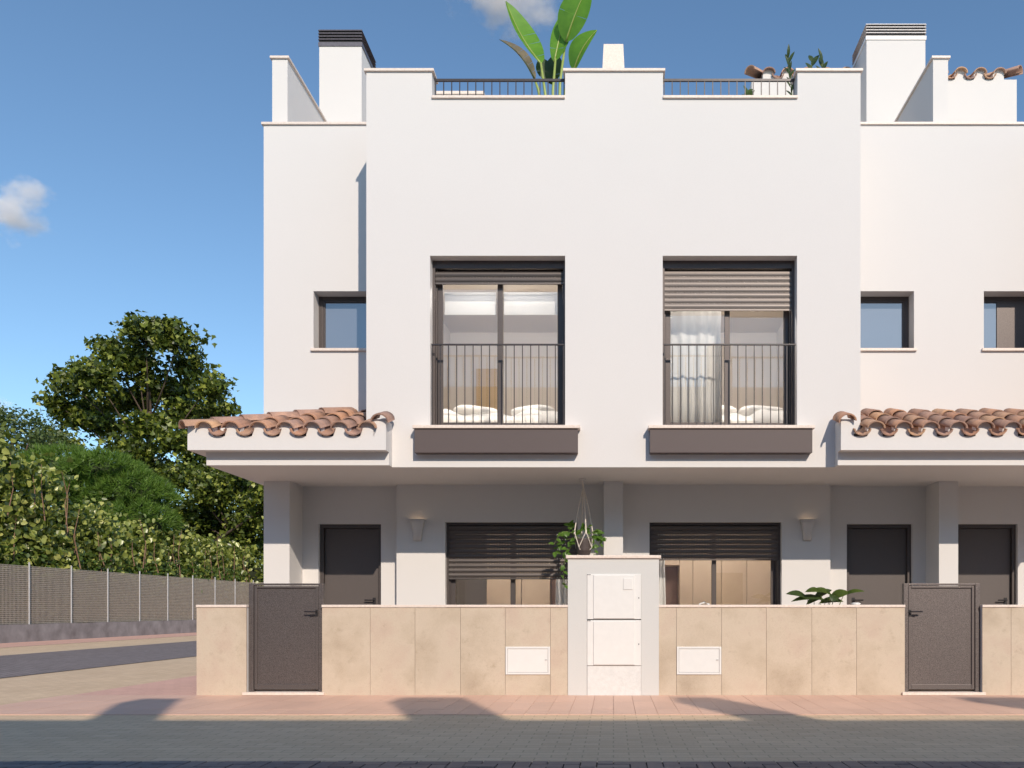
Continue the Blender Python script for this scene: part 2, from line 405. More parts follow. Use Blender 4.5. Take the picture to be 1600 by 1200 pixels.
# outer shell
box('end_wall', P, house, XE, XE+.2, YC+.25, 17, SOF, TOP)
box('end_wall', P, house, XE, XE+.2, YD+.2, 17, 0, SOF)
box('end_wall', P, house, XEND-.2, XEND, YC+.2, 17, 0, TOP)
box('back_wall', P, house, XE, XEND, 17, 17.2, 0, TOP)
# slabs (ground floor ceiling, terrace)
box('floor_slab', P, house, -XV+.2, XV-.2, YF+.22, 16.99, SOF, 3.04)
box('floor_slab', P, house, XE+.2, -XV+.2, YC+.25, 16.99, SOF, 3.04)
box('floor_slab', P, house, XV-.2, XEND-.2, YC+.25, 16.99, SOF, 3.04)
box('terrace_floor', M['terrace'], house, XE+.2, XEND-.2, YC+.26, 16.99, 6.1, 6.3)
box('terrace_floor', M['terrace'], house, -XV+.2, XV-.2, YF+.22, YC+.26, 6.1, 6.3)
box('porch_floor', M['terrace'], house, XE+.01, XEND, WALLY+.16, 16.99, -.02, .05)
# interior partitions
for x0, x1, y0, y1, z0, z1 in ((-.06,.06,YF+.22,16.99,3.04,6.1), (-2.7,2.7,14.3,14.4,3.04,6.1), (-2.86,-2.7,YC+.25,14.4,3.04,6.1), (2.7,2.86,YC+.25,14.4,3.04,6.1),
                               (-.05,.05,YL+.2,16.99,.05,SOF), (-2.89,2.89,15.4,15.5,.05,SOF), (-2.89,-2.79,YD+.2,15.4,.05,SOF), (2.79,2.89,YD+.2,15.4,.05,SOF)):
    box('partition', M['inner'], house, x0, x1, y0, y1, z0, z1)
box('room_floor', M['floor'], house, -2.7, 2.7, YF+.23, 14.3, 3.044, 3.06)
for s in (-1, 1):
    box('ceiling', M['inner'], house, s*.06, s*2.7, YF+.23, 14.3, 5.52, 5.6)
# copings
def coping(x0, x1, y0, y1, z, h=.032): return box('coping', MR, house, x0, x1, y0, y1, z, z+h, .004)
ov = .025
coping(-XV-ov, notch[0][0]+ov, YF-ov, YF+.245, TOP)
coping(notch[0][1]-ov, notch[1][0]+ov, YF-ov, YF+.245, TOP)
coping(notch[1][1]-ov, XV+ov, YF-ov, YF+.245, TOP)
for a, b in notch: coping(a-.0, b+.0, YF-ov, YF+.245, NOTZ)
for s in (-1, 1): coping(s*(XV+ov), s*(XV-.225), YF+.245, YC+.2, TOP)
coping(XE-ov, -XV-ov-.002, YC-ov, YC+.275, TOP); coping(XV+ov+.002, XR-ov, YC-ov, YC+.275, TOP)
coping(XR-ov, XEND+ov, YF-ov, YF+.245, TOP)
# raised party walls on the terrace
YP = 11.44
for x0, x1 in ((XE+.002, XE+.206), (PW-.1, PW+.1)):
    box('party_wall', P, house, x0, x1, YC+.276, 16.9, TOP-.2, 8.285)
    coping(x0-ov, x1+ov, YC+.276-ov, 16.9, 8.285)
# chimneys with louvres
def chimney(x0, x1, y0, y1, ztop, zb, white):
    ch = box('chimney', P, house, x0, x1, y0, y1, 6.3, zb)
    lm = M['louvre_white'] if white else M['louvre']
    box('louvre_band', lm, ch, x0-.012, x1+.012, y0-.012, y1+.012, zb, zb+.06)
    box('gap_shade', M['black'], ch, x0+.004, x1-.004, y0+.004, y1-.004, zb+.06, ztop-.02)  # solid block, painted black as the shade between the slats
    n = 4; z = zb+.075; step = (ztop-zb-.075)/n
    for k in range(n):
        MB().frust(((x0+x1)/2, (y0+y1)/2), z+k*step+step*(.62 if white else .5), z+(k+1)*step-.002, x1-x0+.028, y1-y0+.028, x1-x0+.012, y1-y0+.012).build('louvre_slat', lm, ch)
chimney(-4.552, -3.896, 13.37, 14.13, 9.91, 9.65, False)
chimney(3.916, 4.827, 13.37, 14.13, 10.0, 9.75, True)
MB().frust((0, 13.4), 6.3, 9.61, .62, .5, .30, .30).build('flue', M['marble'], house)
box('terrace_wall', P, house, -3.1, -2.15, 14.2, 14.4, 6.3, 9.40)
coping(-3.12, -2.12, 14.18, 14.42, 9.40, .05)

# ------------------------------------------------------------------ roof tiles
def arc_tile(w, h, L, up, taper=.86, th=.014, n=8, curl=0):
    """half-barrel tile; front (y=0) is the lower end; covers are wider in front, channels narrower"""
    v = []; f = []
    for yi, (y, k) in enumerate(((0, 1.0), (L, taper))):
        for sh in (0, 1):
            for i in range(n+1):
                t = math.pi*i/n
                a = w*k-sh*th; b = h*k-sh*th
                x = -a*math.cos(t); z = b*math.sin(t)*(1 if up else -1)
                v.append((x, y, z))
    m = n+1
    def idx(yi, sh, i): return yi*2*m+sh*m+i
    for i in range(n):
        f.append((idx(0,0,i), idx(0,0,i+1), idx(1,0,i+1), idx(1,0,i)))
        f.append((idx(0,1,i), idx(1,1,i), idx(1,1,i+1), idx(0,1,i+1)))
        f.append((idx(0,0,i), idx(0,1,i), idx(0,1,i+1), idx(0,0,i+1)))
        f.append((idx(1,0,i), idx(1,0,i+1), idx(1,1,i+1), idx(1,1,i)))
    for i in (0, n): f.append((idx(0,0,i), idx(1,0,i), idx(1,1,i), idx(0,1,i)))
    me = bpy.data.meshes.new('roof_tile'); me.from_pydata(v, [], f)
    me.polygons.foreach_set('use_smooth', [i % 4 < 2 for i in range(4*n)]+[False, False]); me.materials.append(M['tile'])
    return me
PITCH, EXPO, TL = .309, .375, .44
T_COV = arc_tile(.105, .082, TL, True); T_CHA = arc_tile(.098, .078, TL, False, .9)
T_COVS = arc_tile(.105, .082, .285, True, .92); T_CHAS = arc_tile(.098, .078, .285, False, .95)
T_HIP = arc_tile(.105, .09, TL, True, .84)
def tile_field(parent, covers, channels, y0, z0, slope, nrows, limit=None, short=None):
    al = math.atan(slope)
    for kind, cols in ((0, covers), (1, channels)):
        for xx in cols:
            for r in range(nrows):
                d = r*EXPO
                y = y0-.055+d*math.cos(al); z = z0+d*math.sin(al)
                yend = y+TL*math.cos(al)
                sh = short and short(xx)
                if sh:
                    if r: continue
                elif limit and yend > limit(xx)+.10:
                    if r: continue
                    sh = True
                me = (T_CHAS if kind else T_COVS) if sh else (T_CHA if kind else T_COV)
                tilt = al-.035 if not sh else al
                inst('roof_tile', me, parent, (xx+random.uniform(-.006,.006), y+random.uniform(-.008,.008), z+(.004 if kind else .012)),
                     (tilt+random.uniform(-.012,.012), random.uniform(-.03,.03), random.uniform(-.02,.02)))
            if kind == 0:                                     # white mortar plug under each cover tile
                pl_ = MB(); n = 8; w_, h_ = .088, .066; zb = z0-.072
                ys = (y0+.001, y0+.10)
                vs = []
                for y in ys:
                    zz = z0+.012+slope*(y-y0+.055)
                    vs += [(xx-w_, y, zb)]+[(xx-w_*math.cos(math.pi*k/n), y, zz+h_*math.sin(math.pi*k/n)) for k in range(n+1)]+[(xx+w_, y, zb)]
                m_ = n+3
                pl_.add(vs, [tuple(range(m_))]+[(k, m_+k, m_+k+1, k+1) for k in range(m_-1)])
                pl_.build('mortar', P, parent)
SL = .35; FT = 2.915
def eave(x0, x1, left_hip):
    lo = MB()
    if left_hip:
        xa = x0
        lo.box(-4.711, -2.596, 10.0, YF-.0, SOF, 2.758); lo.box(-4.711, -XV, YF, YC, SOF, 2.758); lo.box(-4.711, XE, YC, 12.0, SOF, 2.758)
        e = lo.build('eave', P, house)
        up = MB(); up.box(-4.861, -2.596, 9.86, YF, 2.758, FT); up.box(-4.861, -XV, YF, YC, 2.758, FT); up.box(-4.861, XE, YC, 12.6, 2.758, FT)
        up.build('fascia', P, e)
    else:
        lo.box(x0, x1, 10.0, YF, SOF, 2.758); lo.box(XV, XR, YF, YC, SOF, 2.758)
        e = lo.build('eave', P, house)
        up = MB(); up.box(x0, x1, 9.86, YF, 2.758, FT); up.box(XV, XR, YF, YC, 2.758, FT); up.build('fascia', P, e)
    return e
TZ = 2.985; Z0 = FT; Z1 = Z0+SL*(YC-9.86)   # tile line, mortar bed line
eL = eave(-4.861, -2.596, True)
rl = MB()
hx = -4.861+(YC-9.86)
rl.add([(-4.861,9.86,Z0),(-2.596,9.86,Z0),(-2.596,YF,Z0+SL*(YF-9.86)),(-XV,YF,Z0+SL*(YF-9.86)),(-XV,YC,Z1),(hx,YC,Z1)], [(0,1,2,3,4,5)])
rl.add([(-4.861,9.86,Z0),(hx,YC,Z1),(XE,YC,Z0+SL*.305),(-4.861,YC,Z0)], [(0,1,2,3)])
rl.add([(-4.861,YC,Z0),(XE,YC,Z0+SL*.305),(XE,12.6,Z0+SL*.305),(-4.861,12.6,Z0)], [(0,1,2,3)])
rl.add([(-2.596,9.86,Z0),(-2.596,YF,Z0),(-2.596,YF,Z0+SL*(YF-9.86))], [(0,1,2)])
roofL = rl.build('roof', P, house)
tile_field(roofL, [-2.80-PITCH*k for k in range(7)], [-2.955-PITCH*k for k in range(6)], 9.86, TZ, SL, 4, limit=lambda x: 9.86+(x+4.861), short=lambda x: x > -XV-.02)
def verge(parent, x, s):                   # raised tile that closes the eave beside the front volume
    inst('verge_tile', T_COVS, parent, (x, 9.86-.055, TZ+.085), (math.atan(SL), s*.12, 0), (1.0, 1, 1.15))
    a_, b_ = sorted((-s*2.597, -s*2.745)); box('mortar', P, parent, a_, b_, 9.861, YF-.001, FT, TZ+.125)
verge(roofL, -2.655, 1)
box('mortar', P, roofL, -4.860, -4.735, 9.861, 10.0, FT, TZ+.045)
MB().tube([Vector((-4.80, 9.92, TZ-.045)), Vector((hx, YC, TZ-.045+SL*(YC-9.92)))], .085, 10).build('mortar', P, roofL)
# hip row
hd = Vector((1, 1, SL)).normalized(); hrot = (math.atan(SL/math.sqrt(2)), 0, -math.pi/4)
for k in range(6):
    p = Vector((-4.861, 9.86, TZ+.035))+hd*(k*.345-.06)
    inst('hip_tile', T_HIP, roofL, p, (hrot[0]-.03, 0, hrot[2]+random.uniform(-.02,.02)))
# side slope tiles (around the corner)
for k in range(7):
    for kind in (0, 1):
        y = 10.25+PITCH*(k+.5*kind)
        inst('roof_tile', T_CHAS if kind else T_COVS, roofL, (-4.915, y, TZ+.01), (math.atan(SL), 0, -math.pi/2))
eR = eave(2.596, 2*PW-2.596, False)
rr = MB()
xb = 2*PW-2.596
rr.add([(2.596,9.86,Z0),(xb,9.86,Z0),(xb,YF,Z0+SL*(YF-9.86)),(XR,YF,Z0+SL*(YF-9.86)),(XR,YC,Z1),(XV,YC,Z1),(XV,YF,Z0+SL*(YF-9.86)),(2.596,YF,Z0+SL*(YF-9.86))], [(0,1,2,3,4,5,6,7)])
rr.add([(2.596,9.86,Z0),(2.596,YF,Z0+SL*(YF-9.86)),(2.596,YF,Z0)], [(0,1,2)])
roofR = rr.build('roof', P, house)
tile_field(roofR, [2.985+PITCH*k for k in range(11)], [2.83+PITCH*k for k in range(11)], 9.86, TZ, SL, 4, short=lambda x: x < XV+.06 or x > XR-.06)
verge(roofR, 2.66, -1)
# tiled stair tower on the terrace
tw = box('stair_tower', P, house, 2.23, 2*PW-2.23, 13.93, 16.5, 6.3, 9.48)
trm = MB(); a0, a1 = 2.23, 2*PW-2.23
trm.add([(a0,13.93,9.48),(a1,13.93,9.48),(a1-1.2,15.13,9.82),(a0+1.2,15.13,9.82)], [(0,1,2,3)])
trm.add([(a0,13.93,9.48),(a0+1.2,15.13,9.82),(a0+1.2,16.5,9.82),(a0,16.5,9.48)], [(0,1,2,3)])
trm.add([(a1,13.93,9.48),(a1,16.5,9.48),(a1-1.2,16.5,9.82),(a1-1.2,15.13,9.82)], [(0,1,2,3)])
trm.add([(a0+1.2,15.13,9.82),(a1-1.2,15.13,9.82),(a1-1.2,16.5,9.82),(a0+1.2,16.5,9.82)], [(0,1,2,3)])
roofT = trm.build('roof', P, house)
tile_field(roofT, [2.50+PITCH*k for k in range(13)], [2.655+PITCH*k for k in range(12)], 13.93, 9.55, .28, 2, limit=lambda x: 13.93+min(x-a0, a1-x)+.1)
for s, xx in ((1, a0), (-1, a1)):
    d = Vector((s, 1, .28)).normalized()
    for k in range(3):
        inst('hip_tile', T_HIP, roofT, Vector((xx, 13.93, 9.60))+d*(k*.36-.06), (.17, 0, -s*math.pi/4))

# ------------------------------------------------------------------ windows, shutters, doors
def slat_mesh(w, h, gap, holes=True, mat=None):
    mb = MB(); n = 4
    prof = [(-.006-.010*math.sin(math.pi*i/n), gap+(h-gap)*i/n) for i in range(n+1)]
    vs = [(x, y, z) for x in (0, w) for y, z in prof]+[(x, .006, z) for x in (0, w) for z in (gap, h)]
    m = n+1
    fs = [(i, m+i, m+i+1, i+1) for i in range(n)]+[(2*m, 2*m+1, 2*m+3, 2*m+2)]
    fs += [(0, 2*m, 2*m+2, m), (n, m+n, 2*m+3, 2*m+1)]
    fs += [tuple(range(m))+(2*m+1, 2*m), tuple(reversed(range(m, 2*m)))+(2*m+2, 2*m+3)]
    mb.add(vs, fs)
    if holes:
        k = int((w-.08)/.036)
        x = 0.0
        mb.box(0, .05, -.004, .004, 0, gap)
        for i in range(k):
            xx = .05+.036*i; mb.box(xx+.012, xx+.036, -.004, .004, 0, gap)
        mb.box(.05+.036*k, w, -.004, .004, 0, gap)
    me = bpy.data.meshes.new('slat'); me.from_pydata(mb.v, [], mb.f); me.materials.append(mat); return me
def window(x0, x1, z0, z1, y, zshut, pitch=.0645, holes=True, boxh=.0, gap=.006, smat='shutter'):
    """sliding window in an opening: outer frame (part) > sashes, panes; roller shutter in front"""
    fr = MB(); t = .045
    fr.box(x0, x0+t, y, y+.1, z0, z1).box(x1-t, x1, y, y+.1, z0, z1).box(x0+t, x1-t, y, y+.1, z1-.05, z1).box(x0+t, x1-t, y, y+.1, z0, z0+.04)
    w = fr.build('window', M['frame'], house, bevel=.003)
    xm = (x0+x1)/2
    for k, (a, b, yy) in enumerate(((x0+t, xm+.03, y+.03), (xm-.03, x1-t, y+.065))):
        s_ = MB(); q = .062
        s_.box(a, a+q, yy, yy+.03, z0+.04, z1-.05).box(b-q+.0, b, yy, yy+.03, z0+.04, z1-.05).box(a+q, b-q, yy, yy+.03, z0+.04, z0+.11).box(a+q, b-q, yy, yy+.03, z1-.12, z1-.05)
        s_.build('sash', M['frame'], w, bevel=.003)
        MB().add([(a+q-.01, yy+.015, z0+.1), (b-q+.01, yy+.015, z0+.1), (b-q+.01, yy+.015, z1-.11), (a+q-.01, yy+.015, z1-.11)], [(0,1,2,3)]).build('glass_pane', M['glass'], w)
    # shutter guides, box and slats
    sh = box('roller_shutter', M['frame'], house, x0+.031, x1-.031, y-.055, y-.004, z1-boxh, z1)
    for a, b in ((x0, x0+.03), (x1-.03, x1)): box('guide_rail', M['frame'], sh, a, b, y-.06, y-.004, z0, z1)
    me = slat_mesh(x1-x0-.064, pitch, gap, holes, M[smat])
    zt = z1-boxh; n = int((zt-zshut)/pitch)
    for k in range(n+1):
        zz = zshut+.018+k*pitch
        if zz+pitch > zt+.001: break
        inst('slat', me, sh, (x0+.032, y-.035, zz))
    box('bottom_bar', M[smat], sh, x0+.032, x1-.032, y-.045, y-.023, zshut, zshut+.018)
    return w
YW = YF+.20
window(UW[0][0], UW[0][1], NZ0, NZ1, YW-.0, 4.815, boxh=.09)
window(UW[1][0], UW[1][1], NZ0, NZ1, YW-.0, 4.50, boxh=.09, smat='shutter_sunlit')
window(GW[0][0], GW[0][1], .06, GZ[1], YL+.15, 1.345, boxh=.03, gap=.009)
window(GW[1][0], GW[1][1], .06, GZ[1], YL+.15, 1.60, boxh=.03, gap=.009)
# small recess windows
def small_window(x0, x1, half=None):
    z0, z1 = SWZ; y = YC+.2; t = .05
    fr = MB(); fr.box(x0, x0+t, y, y+.05, z0, z1).box(x1-t, x1, y, y+.05, z0, z1).box(x0+t, x1-t, y, y+.05, z1-.045, z1).box(x0+t, x1-t, y, y+.05, z0, z0+.03)
    w = fr.build('small_window', M['frame'], house, bevel=.003)
    s_ = MB(); a, b, q = x0+t, x1-t, .03
    s_.box(a, a+q, y+.012, y+.045, z0+.03, z1-.045).box(b-q, b, y+.012, y+.045, z0+.03, z1-.045).box(a+q, b-q, y+.012, y+.045, z1-.07, z1-.045).box(a+q, b-q, y+.012, y+.045, z0+.03, z0+.05)
    s_.build('sash', M['frame'], w)
    MB().add([(a+q, y+.03, z0+.05), (b-q, y+.03, z0+.05), (b-q, y+.03, z1-.07), (a+q, y+.03, z1-.07)], [(0,1,2,3)]).build('glass_pane', M['frosted'], w)
    if half: box('blind_panel', M['frame'], w, half, b-q, y+.016, y+.024, z0+.05, z1-.07)
    box('sill', MR, house, x0-.03, x1+.03, YC-.035, y-.001, z0-.035, z0, .004)
small_window(-3.907, -2.95); small_window(2.95, 3.916); small_window(4.825, 5.80, 5.09)
# front doors
def front_door(x0, x1, hinge):
    z0, z1 = DZ; t = .05; y = YD+.06
    fr = MB(); fr.box(x0, x0+t, y, y+.1, z0, z1).box(x1-t, x1, y, y+.1, z0, z1).box(x0+t, x1-t, y, y+.1, z1-.05, z1)
    d = fr.build('door_frame', M['frame'], house, bevel=.003)
    box('door_leaf', M['door'], d, x0+t+.003, x1-t-.003, y+.05, y+.09, z0, z1-.053)
    hx_ = x0+t+.07 if hinge > 0 else x1-t-.07
    s = 1 if hinge > 0 else -1
    MB().box(hx_-.02, hx_+.02, y+.04, y+.0495, .99, 1.10).tube([(hx_, y+.05, 1.065), (hx_, y+.0, 1.065), (hx_+s*.12, y+.0, 1.065)], .010).build('door_handle', M['iron'], d)
front_door(-4.005, -3.156, -1); front_door(3.168, 4.062, 1); front_door(4.65, 5.49, -1)

# window railings, sill slabs and brown boxes
def railing(x0, x1, y, z0, z1, pitch, parent=house, rail=.012, bar=.006, n=None, mat=None):
    mat = mat or M['rail']
    r = MB().box(x0, x1, y-.012, y+.012, z1-rail*1.6, z1).build('railing', mat, parent)
    n = n or round((x1-x0)/pitch)
    mb = MB().box(-bar, bar, -bar, bar, 0, z1-rail*1.6-z0); me = bpy.data.meshes.new('baluster'); me.from_pydata(mb.v, [], mb.f); me.materials.append(mat)
    for k in range(n+1):
        inst('baluster', me, r, (x0+bar*1.5+(x1-x0-bar*3)*k/n, y, z0))
    return r
for a, b in UW:
    railing(a+.012, b-.012, YF+.02, NZ0+.001, 4.06, .0985, bar=.0052, rail=.010)
    bx_ = box('window_box', M['box'], house, a-.155, b+.152, YF-.122, YF, 2.757, 3.036, .003)
    box('sill', MR, house, a-.175, b+.18, YF-.145, YF+.19, 3.037, NZ0, .004)
for a, b in notch:
    railing(a+.01, b-.01, YF+.12, NOTZ+.033, 7.235, .0985, bar=.006, rail=.017)

# ------------------------------------------------------------------ interior things seen through the glass, and added lamps
def pillow(name, mat, parent, c, sx, sy, sz, rot=0):
    mb = MB(); n, m = 14, 8
    for j in range(m+1):
        v = -math.pi/2+math.pi*j/m
        for i in range(n):
            u = 2*math.pi*i/n
            se = lambda t, e: math.copysign(abs(t)**e, t)
            x = sx*se(math.cos(v), .6)*se(math.cos(u), .5); y = sy*se(math.cos(v), .6)*se(math.sin(u), .5); z = sz*se(math.sin(v), 1)
            z += .012*math.sin(9*x+3*y+c[0]*5)
            mb.v.append((c[0]+x*math.cos(rot)-y*math.sin(rot), c[1]+x*math.sin(rot)+y*math.cos(rot), c[2]+z))
    for j in range(m):
        for i in range(n):
            i2 = (i+1) % n; mb.f.append((j*n+i, j*n+i2, (j+1)*n+i2, (j+1)*n+i))
    return mb.build(name, mat, parent, smooth=True)
def bed(x0, x1, lab):
    e = empty('bed', ((x0+x1)/2, 12, 3.06), lab, 'bed')
    box('bed_base', M['wood'], e, x0, x1, 11.05, 13.1, 3.065, 3.20)
    box('mattress', M['cloth'], e, x0+.02, x1-.02, 11.07, 13.08, 3.202, 3.38, .03)
    mb = MB(); nx, ny = 26, 18                                  # rumpled duvet
    for j in range(ny+1):
        for i in range(nx+1):
            u, v = i/nx, j/ny
            x = x0-.03+(x1-x0+.06)*u; y = 11.03+1.5*v
            z = 3.41+.03*math.sin(7*u+2)*math.sin(5*v+1)+.022*math.sin(19*u+4*v)+.014*math.sin(31*u-11*v)
            if v < .12: z += .06*math.sin(v/.12*math.pi)
            if j == 0: z -= .22
            mb.v.append((x, y, z))
    for j in range(ny):
        for i in range(nx):
            a = j*(nx+1)+i; mb.f.append((a, a+1, a+nx+2, a+nx+1))
    mb.build('duvet', M['cloth'], e, smooth=True, solid=.02)
    for k in (0, 1):
        cx = x0+(x1-x0)*(.27+.46*k)
        pillow('pillow', M['cloth'], e, (cx, 11.35, 3.52), .30, .2, .075, .1*(1-2*k))
bed(-2.25, -.6, 'white bed with pillows behind the left upstairs window')
bed(.95, 2.3, 'white bed with rumpled duvet behind the right upstairs window')
for s in (-1, 1): box('wainscot', M['wood'], house, s*.07, s*2.69, 14.27, 14.298, 3.06, 4.05)
idoor = box('inner_door', M['wood'], house, -2.26, -1.86, 14.22, 14.265, 3.06, 4.90)
def curtain(name, x0, x1, y, z0, z1, lab, folds=6, amp=.013):
    mb = MB(); n = 60
    for j in range(5):
        z = z0+(z1-z0)*j/4
        for i in range(n+1):
            u = i/n; mb.v.append((x0+(x1-x0)*u+.01*math.sin(3*j+u*9), y+amp*math.sin(2*math.pi*folds*u+.25*j)+.012*math.sin(17*u), z+.012*math.sin(2*math.pi*folds*u)*(j == 4)))
    for j in range(4):
        for i in range(n):
            a = j*(n+1)+i; mb.f.append((a, a+1, a+n+2, a+n+1))
    return tag(mb.build(name, M['sheer'], None, smooth=True, solid=.004), lab, 'curtain')
curtain('curtain', .66, 1.32, YF+.45, 3.07, 4.82, 'white gathered curtain behind the right upstairs window')
curtain('curtain', .53, .72, YL+.45, .06, 2.05, 'white curtain at the right ground floor window beside the pillar', 3)
curtain('curtain', -.80, -.56, YL+.5, .06, 2.05, 'shaded curtain behind the ground floor window under the hanging plant', 3)
for (a, b), lab in zip(((-2.05, -1.43), (-1.33, -.66)), ('white roman blind in the left pane of the left upstairs window', 'white roman blind in the right pane of the left upstairs window')):
    tag(MB().box(a, b, YF+.36, YF+.372, 4.52, 4.76).box(a, b, YF+.352, YF+.38, 4.762, 4.79).build('roman_blind', M['sheer']), lab, 'blind')
def room_fill_lamp(x, y, z, power, lab):  # lamp added out of sight to brighten a room that is too dark
    e = empty('room_fill_lamp', (x, y, z-.06), lab, 'lamp')
    MB().lathe((x, y, z-.015), [(.06, 0), (.06, .014)], 16).build('ceiling_plate', M['white_metal'], e)
    MB().lathe((x, y, z-.06), [(.17, 0), (.17, .043)], 20).build('shade', M['white_metal'], e)
    l = bpy.data.lights.new('bulb', 'POINT'); l.energy = power; l.color = (1, .95, .90); l.shadow_soft_size = .12
    link(bpy.data.objects.new('bulb', l), e, (x, y, z-.22))
room_fill_lamp(-1.4, 10.95, 5.519, 70, 'unseen lamp added to light the left upstairs bedroom')
room_fill_lamp(1.4, 10.95, 5.519, 70, 'unseen lamp added to light the right upstairs bedroom')
room_fill_lamp(-1.4, 12.0, SOF-.001, 42, 'unseen lamp added to light the left ground floor kitchen')
room_fill_lamp(1.4, 12.0, SOF-.001, 42, 'unseen lamp added to light the right ground floor kitchen')
# kitchen units of the ground floor
kl = empty('kitchen_unit', (-1.6, 13.4, .05), 'tall beige kitchen cupboards behind the left ground floor window', 'cupboard')
for k, (a, b) in enumerate(((-1.95, -1.42), (-1.41, -.98))): box('cupboard_door', M['cabinet'], kl, a, b, 13.3, 13.9, .06, 2.5, .004)
box('side_panel', M['cabinet_dark'], kl, -.97, -.60, 13.5, 13.9, .06, 2.5)
kr = empty('kitchen_unit', (1.5, 13.4, .05), 'tall beige kitchen cupboards behind the right ground floor window', 'cupboard')
for a, b in ((1.02, 1.22), (1.225, 1.66), (1.665, 2.05), (2.055, 2.5)): box('cupboard_door', M['cabinet'], kr, a, b, 13.3, 13.9, .06, 2.5, .004)
box('cupboard_door', M['cabinet'], kr, .66, 1.015, 13.3, 13.9, 1.62, 2.5, .004)
box('niche', M['cabinet_dark'], kr, .66, 1.015, 13.7, 13.9, .06, 1.615)

# ------------------------------------------------------------------ garden wall, pillar, gates
PX = .497; WT = .960
joints = [3.185, 2.657, 2.168, 1.671, 1.182, .689, PX]
def garden_wall(x0, x1, js, lab, meter=None, capends=(0, 0)):
    e = empty('garden_wall', ((x0+x1)/2, WALLY, 0), lab, 'wall')
    box('wall_core', P, e, x0+.004, x1-.004, WALLY+.02, WALLY+.17, -.02, WT)
    for a, b in zip(js[:-1], js[1:]):
        a, b = min(a, b), max(a, b)
        g = .0016
        if meter and meter[0]-.01 < (a+b)/2 < meter[1]+.01:
            MB().wall(a+g, b-g, WALLY, WALLY+.018, 0, WT, [(meter[0]+.012, meter[1]-.012, .235, .525)]).build('panel', M['travertine'], e)
        else:
            box('panel', M['travertine'], e, a+g, b-g, WALLY, WALLY+.018, 0, WT)
    box('coping', MR, e, x0-.002, x1+.002, WALLY-.012, WALLY+.19, WT+.002, .990, .004)
    if meter:
        m = MB(); a, b, z0, z1, y = meter[0], meter[1], .228, .532, WALLY-.012; t = .022
        m.box(a, a+t, y, y+.03, z0, z1).box(b-t, b, y, y+.03, z0, z1).box(a+t, b-t, y, y+.03, z0, z0+t).box(a+t, b-t, y, y+.03, z1-t, z1)
        mm = m.build('meter_box', M['white_metal'], e, bevel=.003)
        box('meter_door', M['white_metal'], mm, a+t+.003, b-t-.003, y+.006, y+.028, z0+t+.003, z1-t-.003)
        box('latch', M['galv'], mm, b-.055, b-.03, y-.001, y+.0055, .385, .392)
    return e
garden_wall(-3.185, -PX, [-j for j in joints], 'beige stone garden wall between the left gate and the meter pillar', (-1.178, -.692))
garden_wall(PX, 3.185, joints[::-1], 'beige stone garden wall between the meter pillar and the right gate', (.692, 1.178))
garden_wall(XE, -4.01, [XE, -4.01], 'short single-panel stone garden wall at the left street corner')
garden_wall(4.03, 6.7, [4.03, 4.345]+[4.345+.492*k for k in range(1, 5)]+[6.7], 'beige stone garden wall to the right of the right gate')

pil = empty('meter_pillar', (0, WALLY, 0), 'white meter pillar with two utility cupboards under the hanging plant', 'pillar')
MB().wall(-PX, PX, WALLY-.012, WALLY+.02, 0, 1.495, [(-.289, .303, .0, 1.325)]).build('pillar_front', M['pillar'], pil)
box('pillar_core', M['pillar'], pil, -PX, PX, WALLY+.045, WALLY+.34, -.02, 1.495)
for s in (-1, 1): box('pillar_side', M['pillar'], pil, s*(PX-.14), s*PX, WALLY+.02, WALLY+.045, 0, 1.495)
box('coping', MR, pil, -PX-.022, PX+.022, WALLY-.035, WALLY+.36, 1.496, 1.53, .006)
yb = WALLY-.012
for z0, z1, plate in ((.832, 1.325, True), (.327, .822, False)):
    d = MB().box(-.287, .301, yb-.006, yb+.05, z0, z1).build('cupboard', M['white_metal'], pil, bevel=.004)
    box('cupboard_door', M['white_metal'], d, -.218, .232, yb-.017, yb-.0065, z0+.008, z1-.012, .004)
    box('lock', M['iron'], d, .272, .281, yb-.010, yb-.0065, (z0+z1)/2-.02, (z0+z1)/2-.008)
    for k in (0, 1): box('hinge', M['iron'], d, -.284+.020*k, -.270+.020*k, yb-.009, yb-.0065, z1-.010, z1-.003)
    if plate: box('plate', M['white_metal'], d, .108, .210, yb-.024, yb-.0175, z1-.170, z1-.045, .003)
box('base_block', M['white_block'], pil, -.285, .301, yb-.003, yb+.04, 0, .322)

